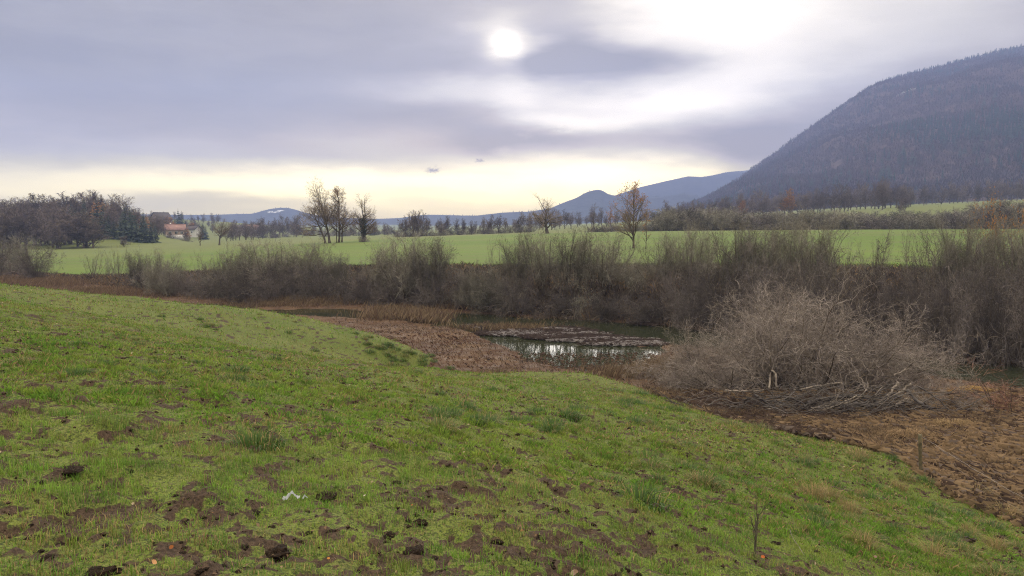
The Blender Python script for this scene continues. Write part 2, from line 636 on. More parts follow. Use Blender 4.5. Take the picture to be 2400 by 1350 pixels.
def land(px, py, d0=2.0, d1=900.0):
    """where the view ray through a pixel meets the land"""
    r = ray(px, py)
    r = r / r[1]
    D = np.geomspace(d0, d1, 900)
    g_ = ground(r[0] * D, D)
    below = r[2] * D < g_
    i = int(np.argmax(below)) if below.any() else len(D) - 1
    if i > 0 and below.any():
        Df = np.linspace(D[i - 1], D[i], 40)
        gf = ground(r[0] * Df, Df)
        bf = r[2] * Df < gf
        D_ = Df[int(np.argmax(bf))] if bf.any() else D[i]
    else:
        D_ = D[i]
    return np.array([r[0] * D_, D_, ground(r[0] * D_, D_)])


def at_depth(px, D):
    X = U(px) * D * 1.0
    return np.array([X, D, ground(X, D)])


def mud_mask(X, Y):
    """bare trampled soil in the pasture, 0..1"""
    D = np.hypot(X, Y)
    a = fbm(X * .35 + 3, Y * .35, 41, 3)
    b = fbm(X * 1.7, Y * 2.3, 43, 4)
    c = fbm(X * 5.5, Y * 7.0, 47, 3)
    near = .085 * (1 - sstep(4.0, 11.0, D)) - .015
    e = fbm(X * 13, Y * 15, 49, 2)
    uu = X / np.maximum(Y, 1)
    v = .10 * a + .18 * b + .46 * c + .62 * e - .708 + near * (.60 + 1.15 * np.exp(-((uu - .02) / .26) ** 2))
    v = v - .05 * sstep(24, 34, D)
    # cattle paths along the slope on the left
    v = v + .06 * np.exp(-((Y - 15.5 - .1 * X) / 1.6) ** 2) * sstep(2, -6, X)
    return sstep(.0, .08, v)


def build_land():
    na = 500
    R = 3.2 + np.r_[-.7, np.arange(1.2, 12, .052), np.arange(12, 30, .12), np.arange(30, 80, .26), np.arange(80, 130, .8), np.geomspace(131, 2840, 54)]
    nr = len(R)
    A = np.linspace(math.radians(-66), math.radians(66), na)
    # finer angular steps inside the view
    A = np.sign(A) * (np.abs(A) / A[-1]) ** 1.25 * A[-1]
    RR, AA = np.meshgrid(R, A, indexing='ij')
    X = (RR * np.sin(AA)).ravel()
    Y = (RR * np.cos(AA)).ravel() - 3.2
    z, h1, zm, dft, dtp, dcr = ground(X, Y, True)
    mud = mud_mask(X, Y)
    near = (Y < dft)
    pas = sstep(.02, .16, h1 - zm) * near
    fine = sstep(30, 6, np.hypot(X, Y)) * pas
    z = z + fine * ((fbm(X * 2.6, Y * 2.6, 3, 4) - .5) * .15 + mud * ((fbm(X * 9, Y * 9, 7, 3) - .55) * .13 + (vnoise(X * 31, Y * 31, 8) - .5) * .018))
    z = z + pas * (1 - fine) * (fbm(X * .9, Y * .9, 13, 3) - .5) * .16
    z = z + pas * sstep(3, 9, np.hypot(X, Y)) * (fbm(X * .42, Y * .42, 17, 3) - .5) * .42
    V = np.c_[X, Y, z]
    i, j = np.meshgrid(np.arange(nr - 1), np.arange(na - 1), indexing='ij')
    a = (i * na + j).ravel()
    Fq = np.c_[a, a + 1, a + na + 1, a + na]
    cen = V[Fq].mean(1)
    uu = cen[:, 0] / np.maximum(cen[:, 1], .5)
    fd = np.interp(np.clip(uu, -1.6, 1.6), FT_U, FT_D)
    td = np.interp(np.clip(uu, -1.6, 1.6), TP_U, TP_D)
    pm = pas[Fq].mean(1)
    reg = np.where(cen[:, 1] < fd, np.where(pm > .5, 0, 1), np.where(cen[:, 1] < td, 2, 3))
    attrs = dict(mud=mud)
    names = [('pasture', M_PASTURE), ('marsh', M_MARSH), ('riverbank', M_BANK), ('field', M_FIELD)]
    for k, (nm, mt) in enumerate(names):
        f = Fq[reg == k]
        used, inv = np.unique(f, return_inverse=True)
        me = mesh(nm, V[used], [inv.reshape(-1, 4)], [mt], smooth=True, attrs={'mud': mud[used]})
        tag(obj(nm, me), kind='structure')


def make_ground_materials():
    global M_PASTURE, M_MARSH, M_BANK, M_FIELD
    m_, g = mat_new('pasture_turf')
    tc = g.n('ShaderNodeTexCoord')
    P = tc.outputs['Object']
    mud = g.n('ShaderNodeAttribute', attribute_name='mud').outputs['Fac']
    n1 = g.noise(P, .45, 4.0)
    n2 = g.noise(P, 6.0, 4.0)
    n3 = g.noise(P, 38.0, 3.0, .7)
    gr = g.mix(g.rng(n1, .35, .65), C(.074, .105, .018), C(.115, .135, .032))
    gr = g.mix(g.m('MULTIPLY', g.rng(n2, .5, .72), .6), gr, C(.10, .078, .036))
    gr = g.mix(g.rng(n3, .42, .62), gr, C(.030, .040, .012))
    gr = g.mix(g.m('MULTIPLY', g.rng(g.noise(P, 75.0, 2.0), .55, .66), .7), gr, C(.16, .19, .035))
    gr = g.mix(g.m('MULTIPLY', g.rng(g.noise(P, 55.0, 3.0), .56, .68), .6), gr, C(.10, .068, .042))
    soil = g.mix(g.rng(n3, .3, .7), C(.020, .013, .009), (.062, .041, .028, 1))
    soil = g.mix(g.m('MULTIPLY', g.rng(g.noise(P, 90.0, 2.0), .62, .75), .5), soil, C(.16, .115, .08))
    fine_m = g.m('ADD', g.m('MULTIPLY_ADD', mud, .85, -.02), g.m('ADD', g.m('MULTIPLY_ADD', n2, .5, -.27), g.m('MULTIPLY_ADD', g.noise(P, 21.0, 3.0, .6), 1.3, -.62)))
    col = g.mix(g.rng(fine_m, .30, .62), gr, soil)
    h = g.m('ADD', g.m('MULTIPLY', n2, .7), g.m('MULTIPLY', n3, .35))
    M_PASTURE = m_
    finish(g, pbsdf(g, col, .95, bump(g, h, .05, .8), .15))

    m_, g = mat_new('marsh_sedge_litter')
    tc = g.n('ShaderNodeTexCoord')
    P = tc.outputs['Object']
    n1 = g.noise(P, .35, 4.0)
    n2 = g.noise(g.v('MULTIPLY', P, (1.0, 2.2, 1.0)), 5.5, 4.0, .65)
    n3 = g.noise(P, 23.0, 3.0, .7)
    col = g.mix(g.rng(n1, .35, .65), C(.060, .036, .025), C(.095, .060, .038))
    col = g.mix(g.rng(n2, .52, .72), col, C(.15, .10, .058))
    col = g.mix(g.rng(n3, .5, .75), col, C(.040, .026, .021))
    rough = g.rng(g.noise(P, 1.3, 3.0), .40, .60, .6, .95)
    h = g.m('ADD', g.m('MULTIPLY', n2, .8), g.m('MULTIPLY', n3, .4))
    M_MARSH = m_
    finish(g, pbsdf(g, col, rough, bump(g, h, .04, .8), .06))

    m_, g = mat_new('riverbank_soil')
    tc = g.n('ShaderNodeTexCoord')
    P = tc.outputs['Object']
    n1 = g.noise(P, .5, 4.0)
    n3 = g.noise(P, 9.0, 4.0, .7)
    col = g.mix(g.rng(n1, .4, .62), C(.045, .036, .032), (.078, .060, .050, 1))
    col = g.mix(g.rng(n3, .5, .72), col, C(.14, .095, .055))
    M_BANK = m_
    finish(g, pbsdf(g, col, .95, bump(g, n3, .15, .8), .15))

    m_, g = mat_new('meadow_green')
    tc = g.n('ShaderNodeTexCoord')
    P = tc.outputs['Object']
    n1 = g.noise(g.v('MULTIPLY', P, (.012, .035, .02)), 1.0, 4.0)
    n2 = g.noise(g.v('MULTIPLY', P, (.035, .42, .2)), 1.0, 5.0, .62)
    n3 = g.noise(g.v('MULTIPLY', P, (1.2, 2.0, 1.0)), 1.0, 4.0, .7)
    sp = g.n('ShaderNodeSeparateXYZ')
    g.put(sp.inputs[0], P)
    col = g.mix(g.rng(n1, .38, .60), C(.074, .120, .019), C(.092, .133, .026))
    # older, browner grass on the left and far side
    old = g.rng(g.m('ADD', g.m('MULTIPLY', sp.outputs[1], 1.0), g.m('MULTIPLY', n1, 160.0)), 190.0, 290.0)
    col = g.mix(g.m('MULTIPLY', old, .75), col, C(.115, .122, .042))
    col = g.mix(g.m('MULTIPLY', g.rng(n2, .46, .62), .75), col, C(.095, .108, .040))
    col = g.mix(g.m('MULTIPLY', g.rng(n3, .5, .7), .45), col, C(.055, .095, .018))
    # tramlines of the seed drill and a few wheel tracks
    ph = g.m('FRACT', g.m('MULTIPLY', g.m('ADD', g.m('ADD', sp.outputs[1], g.m('MULTIPLY', sp.outputs[0], .16)), g.m('MULTIPLY', n1, 9.0)), 1 / 13.0))
    tl = g.m('MULTIPLY', g.m('LESS_THAN', ph, .055), g.rng(n2, .40, .60))
    col = g.mix(g.m('MULTIPLY', tl, .45), col, C(.085, .085, .040))
    M_FIELD = m_
    finish(g, pbsdf(g, col, .95, bump(g, n3, .12, .7), .15))


make_ground_materials()
build_land()


def build_water():
    m_, g = mat_new('river_water')
    tc = g.n('ShaderNodeTexCoord')
    P = tc.outputs['Object']
    # small wind ripples on the open reach to the right, a glassy backwater elsewhere
    sp = g.n('ShaderNodeSeparateXYZ')
    g.put(sp.inputs[0], P)
    n1 = g.noise(g.v('MULTIPLY', P, (.55, 2.4, 1.0)), 1.0, 3.0)
    n2 = g.noise(g.v('MULTIPLY', P, (2.0, 4.0, 1.0)), 1.6, 2.0)
    amt = g.rng(sp.outputs[0], 12.0, 22.0, .0, 1.0)
    h = g.m('MULTIPLY', g.m('ADD', n1, g.m('MULTIPLY', n2, .25)), amt)
    nrm = bump(g, h, .22, .9)
    b = g.n('ShaderNodeBsdfPrincipled')
    b.inputs['Base Color'].default_value = C(.020, .024, .012)
    b.inputs['Roughness'].default_value = .05
    b.inputs['IOR'].default_value = 1.33
    b.inputs['Specular IOR Level'].default_value = .5
    g.put(b.inputs['Normal'], nrm)
    finish(g, b.outputs[0])
    xs = np.linspace(-90, 75, 34)
    V, Fq = [], []
    ys = np.linspace(14, 122, 28)
    XX, YY = np.meshgrid(xs, ys)
    V = np.c_[XX.ravel(), YY.ravel(), np.full(XX.size, WATER)]
    nx = len(xs)
    i, j = np.meshgrid(np.arange(len(ys) - 1), np.arange(nx - 1), indexing='ij')
    a = (i * nx + j).ravel()
    Fq = np.c_[a, a + 1, a + nx + 1, a + nx]
    zc = ground(V[:, 0], V[:, 1])
    keep = (zc[Fq].min(1) < WATER + .3)
    cen = V[Fq].mean(1)
    keep &= cen[:, 1] < np.interp(cen[:, 0] / cen[:, 1], FT_U, FT_D) + 6
    f = Fq[keep]
    used, inv = np.unique(f, return_inverse=True)
    tag(obj('river_water', mesh('river_water', V[used], [inv.reshape(-1, 4)], [m_])), kind='structure')


build_water()
print('land', round(time.time() - T0, 1))


# ------------------------------------------------------------------ growing plants
def tubes(P, R, S):
    """P (n,k,3) centre lines, R (n,k) radii; S sides (2 gives a flat ribbon)"""
    n, k = P.shape[:2]
    T = np.empty_like(P)
    T[:, 1:-1] = P[:, 2:] - P[:, :-2]
    T[:, 0] = P[:, 1] - P[:, 0]
    T[:, -1] = P[:, -1] - P[:, -2]
    T = unit(T)
    if S == 2:
        ref = unit(np.random.RandomState(n % 9973).normal(size=(n, 1, 3)))
    else:
        m = unit(P[:, -1] - P[:, 0])[:, None]
        ref = np.where(np.abs(m[..., 2:3]) < .8, np.array([0, 0, 1.0]), np.array([1.0, 0, 0]))
    N1 = unit(np.cross(T, np.broadcast_to(ref, T.shape)))
    N2 = np.cross(T, N1)
    if S == 2:
        V = np.stack([P - N1 * R[..., None], P + N1 * R[..., None]], 2)
        base = (np.arange(n)[:, None] * k + np.arange(k - 1)[None]).ravel() * 2
        Fq = np.c_[base, base + 1, base + 3, base + 2]
        return V.reshape(-1, 3), Fq
    a = np.arange(S) * 2 * math.pi / S
    V = P[:, :, None] + R[..., None, None] * (np.cos(a)[None, None, :, None] * N1[:, :, None] + np.sin(a)[None, None, :, None] * N2[:, :, None])
    base = (np.arange(n)[:, None] * k + np.arange(k - 1)[None]).ravel() * S
    out = []
    for s in range(S):
        s2 = (s + 1) % S
        out.append(np.c_[base + s, base + s2, base + S + s2, base + S + s])
    return V.reshape(-1, 3), np.concatenate(out)


def join(parts):
    Vs, Fs, o = [], {}, 0
    for V, Fq in parts:
        Vs.append(V)
        Fs.setdefault(Fq.shape[1], []).append(Fq + o)
        o += len(V)
    return np.concatenate(Vs), [np.concatenate(f) for f in Fs.values()]


def grow(rs, P, R, n, t0, t1, ang, asd, L, K, wig, trop, rr=.6, tip=.35, rmin=.003, pull=None, prof=None):
    """n side shoots on every line of P; returns their centre lines and radii"""
    N, Kp = P.shape[:2]
    idx = np.repeat(np.arange(N), n)
    tt = (np.tile(np.arange(n), N) + rs.rand(N * n)) / n
    t = t0 + (t1 - t0) * tt
    f = np.clip(t * (Kp - 1), 0, Kp - 1.001)
    i = f.astype(int)
    w = (f - i)[:, None]
    B = P[idx, i] * (1 - w) + P[idx, i + 1] * w
    rb = R[idx, i] * (1 - w[:, 0]) + R[idx, i + 1] * w[:, 0]
    T = unit(P[idx, i + 1] - P[idx, i])
    q = rs.normal(size=(N * n, 3))
    perp = unit(q - (q * T).sum(1, keepdims=True) * T)
    a = np.radians(ang + asd * rs.normal(size=N * n))[:, None]
    d = np.cos(a) * T + np.sin(a) * perp
    if np.ndim(L) == 0:
        ln = np.full(N * n, float(L))
    else:
        ln = np.asarray(L)[idx]
    if prof is not None:
        ln = ln * prof(tt)
    ln = ln * (.65 + .7 * rs.rand(N * n))
    out = np.empty((N * n, K, 3))
    out[:, 0] = B
    st = (ln / (K - 1))[:, None]
    tv = np.array([0, 0, trop]) if pull is None else np.array(pull)
    for s in range(1, K):
        d = unit(d + wig * rs.normal(size=d.shape) + tv)
        out[:, s] = out[:, s - 1] + d * st
    r0 = np.maximum(rb * rr * (.8 + .4 * rs.rand(N * n)), rmin)
    Rr = r0[:, None] * np.linspace(1, tip, K)[None]
    return out, np.maximum(Rr, rmin * .6)


def lengths(P):
    return np.linalg.norm(np.diff(P, axis=1), axis=2).sum(1)


def trunk_line(rs, H, r, K=9, lean=(0, 0), wig=.05, taper=.35):
    z = np.linspace(0, 1, K)
    P = np.zeros((1, K, 3))
    P[0, :, 2] = z * H
    P[0, :, 0] = lean[0] * z ** 1.4 + np.cumsum(rs.normal(size=K)) * wig * H / K
    P[0, :, 1] = lean[1] * z ** 1.4 + np.cumsum(rs.normal(size=K)) * wig * H / K
    P[0, 0, :2] = 0
    R = (r * (1 - (1 - taper) * z))[None]
    R[0, 0] *= 1.35
    return P, R


def leaf_cards(rs, pts, size, droop=0.3):
    n = len(pts)
    d = unit(rs.normal(size=(n, 3)) + np.array([0, 0, -droop]))
    q = unit(np.cross(d, rs.normal(size=(n, 3))))
    s = size * (.6 + .8 * rs.rand(n))[:, None]
    V = np.stack([pts, pts + d * s * .5 + q * s * .33, pts + d * s, pts + d * s * .5 - q * s * .33], 1).reshape(-1, 3)
    b = np.arange(n) * 4
    return V, np.c_[b, b + 1, b + 2, b + 3]


def bare_tree(seed, H, r=.25, trunk_frac=.55, limbs=9, limb_len=.45, limb_ang=52, limb_trop=.10, first=.3, lean=(0, 0),
              sub=6, twig=7, fine=4, thick=.006, wig=.13, kink=.05, taper=.35, leafy=0, leaf_size=.12, leaf_top=.0, bark=None, twigm=None, leafm=None,
              prof=None, sub_len=.50, hero=True, name='tree'):
    """a leafless broadleaf: trunk and limbs as one part, boughs and twigs as the crown"""
    rs = np.random.RandomState(seed)
    P0, R0 = trunk_line(rs, H * trunk_frac, r, 9, lean, kink, taper)
    prof = prof or (lambda t: 1.0 - .35 * t)
    P1, R1 = grow(rs, P0, R0, limbs, first, 1.0, limb_ang, 9, H * limb_len, 8, wig, limb_trop, .62, .25, .012, prof=prof)
    # leading shoots continue the trunk
    P1b, R1b = grow(rs, P0[:, -2:], R0[:, -2:], 3, .9, 1.0, 16, 8, H * (1 - trunk_frac) * .95, 8, wig * .8, .12, .8, .25, .012)
    P1 = np.r_[P1, P1b]
    R1 = np.r_[R1, R1b]
    P2, R2 = grow(rs, P1, R1, sub, .22, 1.0, 42, 12, lengths(P1) * sub_len, 6, wig * 1.1, .06, .6, .3, thick, prof=lambda t: 1.1 - .6 * t)
    P3, R3 = grow(rs, P2, R2, twig, .15, 1.0, 40, 14, lengths(P2) * .50, 4, wig * 1.2, .04, .55, .4, thick, prof=lambda t: 1.1 - .5 * t)
    cr = [tubes(P2, R2, 3 if hero else 2), tubes(P3, R3, 2)]
    if fine:
        P4, R4 = grow(rs, P3, R3, fine, .2, 1.0, 38, 14, lengths(P3) * .55, 3, wig, .02, .6, .5, thick * .8)
        cr.append(tubes(P4, R4, 2))
    else:
        P4 = P3
    V, F_ = join([tubes(P0, R0, 8 if hero else 5), tubes(P1, R1, 5 if hero else 3)])
    parts = [('trunk', mesh(name + '_trunk', V, F_, [bark or M_BARK], smooth=True))]
    V, F_ = join(cr)
    parts.append(('crown', mesh(name + '_crown', V, F_, [twigm or M_TWIG])))
    if leafy:
        tips = P4[:, -1]
        zt = tips[:, 2]
        pr = sstep(leaf_top * H, H, zt) + .05
        pick = rs.choice(len(tips), leafy, p=pr / pr.sum())
        V, Fq = leaf_cards(rs, tips[pick] + rs.normal(size=(leafy, 3)) * .06, leaf_size)
        parts.append(('leaves', mesh(name + '_leaves', V, [Fq], [leafm or M_LEAF_ORANGE])))
    return Kind(name, parts)


def shrub(seed, H=4.5, Wd=3.0, stems=16, splay=28, arch=.0, sub=9, twig=6, fine=3, thick=.007, twigm=None, bark=None, name='riverside_shrub', leafy=0, r=.035, wig=.16, low=.12):
    """many-stemmed leafless thicket bush"""
    rs = np.random.RandomState(seed)
    base = np.zeros((stems, 2, 3))
    a = rs.rand(stems) * 2 * math.pi
    rad = np.sqrt(rs.rand(stems)) * Wd * .22
    base[:, :, 0] = (np.cos(a) * rad)[:, None]
    base[:, :, 1] = (np.sin(a) * rad)[:, None]
    base[:, 0, 2] = -.35
    base[:, 1, 2] = .02
    tilt = np.radians(np.abs(rs.normal(size=stems)) * splay)
    d = np.c_[np.cos(a) * np.sin(tilt), np.sin(a) * np.sin(tilt), np.cos(tilt)]
    K = 9
    P = np.empty((stems, K, 3))
    P[:, 0] = base[:, 0]
    ln = H * (.62 + .5 * rs.rand(stems)) * (1 + .15 * np.sin(tilt))
    for s in range(1, K):
        d = unit(d + wig * .7 * rs.normal(size=d.shape) + np.array([0, 0, .05 - arch * s / K]))
        P[:, s] = P[:, s - 1] + d * (ln / (K - 1))[:, None]
    R = (r * (.6 + .8 * rs.rand(stems)))[:, None] * np.linspace(1, .25, K)[None]
    P2, R2 = grow(rs, P, R, sub, low, 1.0, 34, 14, ln * .36, 6, wig, .05 - arch * .5, .6, .3, thick, prof=lambda t: 1.1 - .45 * t)
    P3, R3 = grow(rs, P2, R2, twig, .12, 1.0, 42, 15, lengths(P2) * .52, 4, wig * 1.2, .02 - arch * .4, .6, .4, thick, prof=lambda t: 1.1 - .5 * t)
    cr = [tubes(P2, R2, 3), tubes(P3, R3, 2)]
    tips = P3[:, -1]
    if fine:
        P4, R4 = grow(rs, P3, R3, fine, .2, 1.0, 40, 15, lengths(P3) * .6, 3, wig, .0, .65, .5, thick * .8)
        cr.append(tubes(P4, R4, 2))
        tips = P4[:, -1]
    parts = [('stems', mesh(name + '_stems', *tubes_f(P, R, 4), [bark or M_BARK], smooth=True))]
    V, F_ = join(cr)
    parts.append(('twigs', mesh(name + '_twigs', V, F_, [twigm or M_TWIG_OLIVE])))
    if leafy:
        zt = tips[:, 2]
        pr = sstep(H * .45, H, zt) + .02
        pick = rs.choice(len(tips), leafy, p=pr / pr.sum())
        V, Fq = leaf_cards(rs, tips[pick] + rs.normal(size=(leafy, 3)) * .05, .11)
        parts.append(('leaves', mesh(name + '_leaves', V, [Fq], [M_LEAF_ORANGE])))
    k = Kind(name, parts)
    k.h = float(np.percentile(P2[:, -1, 2], 97))
    k.w = float(np.percentile(np.hypot(P2[:, -1, 0], P2[:, -1, 1]), 92) * 2)
    return k


def tubes_f(P, R, S):
    V, Fq = tubes(P, R, S)
    return V, [Fq]


def spruce(seed, H=14.0, Wd=4.2, whorls=20, per=10, name='spruce_tree', mat=None, sparse=0.0):
    rs = np.random.RandomState(seed)
    P0, R0 = trunk_line(rs, H, H * .012, 8, (0, 0), .01, .08)
    Vs, Fs = [], []
    fr = []
    z0 = H * .06
    for wv in range(whorls):
        t = (wv + .5 * rs.rand()) / whorls
        z = z0 + (H * .985 - z0) * t ** .9
        L = Wd * .5 * (1 - t) ** .8 * (.75 + .5 * rs.rand()) + .12
        n = max(4, int(per * (1 - .5 * t)))
        for q in range(n):
            if rs.rand() < sparse:
                continue
            an = 2 * math.pi * (q + rs.rand() * .8) / n
            l = L * (.7 + .5 * rs.rand())
            dz = -.38 * l + rs.normal() * .08 * l
            o = np.array([math.cos(an), math.sin(an), 0])
            s = np.array([-math.sin(an), math.cos(an), 0])
            b = np.array([0, 0, z])
            wd = .22 * l + .10
            m_ = b + o * l * .55 + np.array([0, 0, dz * .35])
            e = b + o * l + np.array([0, 0, dz])
            k = len(fr) * 7
            fr.append([b + [0, 0, .06 * l], m_ + s * wd + [0, 0, -.10 * l], m_ - s * wd + [0, 0, -.10 * l], m_ + [0, 0, .05 * l], e,
                       m_ * .5 + e * .5 + s * wd * .6 - [0, 0, .22 * l], m_ * .5 + e * .5 - s * wd * .6 - [0, 0, .22 * l]])
            Fs += [[k, k + 1, k + 3], [k, k + 3, k + 2], [k + 3, k + 1, k + 5], [k + 3, k + 5, k + 4], [k + 3, k + 4, k + 6], [k + 3, k + 6, k + 2]]
    V = np.array(fr).reshape(-1, 3)
    parts = [('trunk', mesh(name + '_trunk', *tubes_f(P0, R0, 5), [M_BARK], smooth=True)),
             ('crown', mesh(name + '_crown', V, [np.array(Fs)], [mat or M_NEEDLE]))]
    return Kind(name, parts)


# ------------------------------------------------------------------ far land: mountain and blue ranges
def mat_forest_floor(name='forest_floor', a=(.055, .038, .036), b=(.085, .060, .050), c=(.052, .040, .040)):
    m_, g = mat_new(name)
    P = g.n('ShaderNodeTexCoord').outputs['Object']
    snow = g.n('ShaderNodeAttribute', attribute_name='snow').outputs['Fac']
    n = g.noise(P, .05, 4.0)
    n2 = g.noise(g.v('MULTIPLY', P, (.09, .09, .02)), 1.0, 3.0, .6)
    col = g.mix(g.rng(n, .35, .65), C(*a), C(*b))
    col = g.mix(g.rng(n2, .5, .7), col, C(*c))
    sm = g.rng(g.m('ADD', snow, g.m('MULTIPLY_ADD', g.noise(P, .11, 4.0, .7), .9, -.45)), .45, .60)
    col = g.mix(sm, col, C(.62, .62, .64))
    finish(g, pbsdf(g, col, 1.0, bump(g, n2, 3.0, .6), .05))
    return m_


M_FLOOR = mat_forest_floor()
M_HILLS = mat_forest_floor('dark_hill_forest', (.022, .026, .026), (.034, .038, .036), (.016, .020, .021))


def far_tree_mat(name):
    m_, g = mat_new(name)
    at_ = g.n('ShaderNodeAttribute', attribute_name='Col')
    finish(g, pbsdf(g, at_.outputs['Color'], .95, spec=.05))
    return m_


M_FARTREE = far_tree_mat('far_forest_trees')

MRIDGE = [(1380, 560), (1480, 530), (1570, 500), (1650, 468), (1700, 440), (1750, 405), (1800, 369), (1850, 332), (1900, 296), (1950, 262), (2000, 226), (2040, 200), (2100, 181),
          (2200, 157), (2300, 126), (2400, 108), (2600, 80), (2900, 60), (3300, 75)]
MRU = np.array([U(a) for a, b in MRIDGE])
MRD = np.interp(MRU, [-.0, .2, .4, .7, 1.2], [1500, 1560, 1700, 1850, 1900])
MRZ = np.array([z_from(a, b, d) for (a, b), d in zip(MRIDGE, MRD)])
_u = np.linspace(MRU[0], MRU[-1], 240)
_k = np.hanning(19)
_sm = lambda y: np.convolve(np.pad(np.interp(_u, MRU, y), 9, 'edge'), _k / _k.sum(), 'valid')
MRD, MRZ, MRU = _sm(MRD), _sm(MRZ), _u


def mountain_z(u, v):
    """u across, v 0 at the foot .. 1 at the ridge .. 1.6 behind it"""
    d1 = np.interp(u, MRU, MRD)
    zr = np.interp(u, MRU, MRZ)
    d0 = np.interp(u, [-.05, .15, .3, .7, 1.2], [1350, 1050, 800, 640, 600])
    D = d0 + (d1 - d0) * v
    z0 = np.interp(u, [.0, .3, .7, 1.2], [-8, 2, 18, 22])
    vv = np.clip(v, 0, 1)
    prof = .72 * vv + .28 * sstep(0, 1, vv)
    z = z0 + (zr - z0) * prof
    back = np.clip(v - 1, 0, 1)
    z = z - back * 260
    X = u * D
    n = (fbm(X / 190, D / 330, 71, 4) - .5) * 85 + (fbm(X / 60, D / 90, 77, 3) - .5) * 16
    z = z + n * np.clip(vv * (1 - vv) * 4, 0, 1) * np.clip((zr - z0) / 120, 0, 1)
    return X, D, z


def build_mountain():
    us = np.linspace(.06, 1.18, 190)
    vs = np.r_[np.linspace(-.06, 1, 90), np.linspace(1.05, 1.7, 10)]
    uu, vv = np.meshgrid(us, vs)
    X, D, z = mountain_z(uu.ravel(), vv.ravel())
    z = np.where(vv.ravel() < 0, z - 25 * np.abs(vv.ravel()) / .06, z)
    nx = len(us)
    i, j = np.meshgrid(np.arange(len(vs) - 1), np.arange(nx - 1), indexing='ij')
    a = (i * nx + j).ravel()
    V = np.c_[X, D, z]
    # snow left in the gullies and on the clear-cut band
    sn = np.zeros(len(V))
    for (px, py, sx, sy, am) in [(2120, 215, 120, 9, .8), (2060, 285, 40, 12, .55), (2000, 300, 60, 18, .30), (2110, 250, 60, 14, .4), (2290, 425, 110, 5, .55), (2230, 440, 60, 5, .4), (2180, 190, 60, 10, .3)]:
        dirp = (V[:, 0] / V[:, 1] * F_PX + 1200)
        elv = V[:, 2] / V[:, 1]
        r_ = ray(px, py)
        e0 = r_[2] / r_[1]
        u0 = r_[0] / r_[1] * F_PX + 1200
        sl = -(dirp - u0) * .38 / F_PX if py < 300 else -(dirp - u0) * .09 / F_PX
        sn = np.maximum(sn, .62 * am * np.exp(-((dirp - u0) / sx) ** 2 - ((elv - e0 + sl) * F_PX / sy) ** 2))
    me = mesh('mountain', V, [np.c_[a, a + 1, a + nx + 1, a + nx]], [M_FLOOR], smooth=True, attrs={'snow': sn})
    tag(obj('mountain', me), kind='structure')


build_mountain()


def fuzzy_trees(rs, X, Y, Z, H, Wd, col, n=10):
    """bare crowns seen from far: a bundle of narrow upright slivers each"""
    N = len(X)
    B = np.c_[X, Y, Z][:, None]
    a = rs.rand(N, n) * 2 * math.pi
    r = np.sqrt(rs.rand(N, n)) * Wd[:, None] * .5
    zb = H[:, None] * (.05 + .45 * rs.rand(N, n))
    zt = zb + H[:, None] * (.30 + .3 * rs.rand(N, n))
    zt = np.minimum(zt, H[:, None] * (1.02 - .25 * (r / (Wd[:, None] * .5)) ** 2))
    bx = np.stack([np.cos(a) * r * .5, np.sin(a) * r * .5, zb], -1) + B
    tx = np.stack([np.cos(a) * r * 1.15, np.sin(a) * r * 1.15, zt], -1) + B
    sa = rs.rand(N, n) * math.pi
    w = (.10 + .22 * rs.rand(N, n)) * Wd[:, None] * .45
    s = np.stack([np.cos(sa) * w, np.sin(sa) * w, np.zeros_like(sa)], -1)
    V = np.stack([bx, tx + s * .5, tx - s * .5], 2)
    # some slivers the other way up so the crown fills out
    flip = rs.rand(N, n) < .4
    V2 = np.stack([tx, bx + s * .6 + (tx - bx) * .3, bx - s * .6 + (tx - bx) * .3], 2)
    V = np.where(flip[..., None, None], V2, V)
    cc = np.repeat(np.repeat(col[:, None], n, 1)[:, :, None], 3, 2) * (.75 + .5 * rs.rand(N, n))[..., None, None]
    V = V.reshape(-1, 3)
    return V, np.arange(len(V)).reshape(-1, 3), cc.reshape(-1, 3)


def cone_trees(rs, X, Y, Z, H, Wd, col, tiers=4, sides=5):
    N = len(X)
    Vs, Fs, Cs, o = [], [], [], 0
    for t in range(tiers):
        z0 = Z + H * (.08 + .85 * t / tiers)
        z1 = Z + H * np.minimum(1.0, (.08 + .85 * (t + 1.55) / tiers))
        rad = Wd * .5 * (1 - .80 * t / tiers)
        a = rs.rand(N)[:, None] * 6.28 + np.arange(sides)[None] * 2 * math.pi / sides
        rr = rad[:, None] * (.7 + .5 * rs.rand(N, sides))
        ring = np.stack([X[:, None] + np.cos(a) * rr, Y[:, None] + np.sin(a) * rr, z0[:, None] + (rs.rand(N, sides) - .5) * H[:, None] * .08], -1)
        apex = np.stack([X, Y, z1], -1)[:, None]
        V = np.concatenate([ring, apex], 1).reshape(-1, 3)
        b = o + np.arange(N) * (sides + 1)
        for s in range(sides):
            Fs.append(np.c_[b + s, b + (s + 1) % sides, b + sides])
        Vs.append(V)
        Cs.append(np.repeat(col * (.85 + .3 * rs.rand(N))[:, None], sides + 1, 0))
        o += len(V)
    return np.concatenate(Vs), np.concatenate(Fs), np.concatenate(Cs)


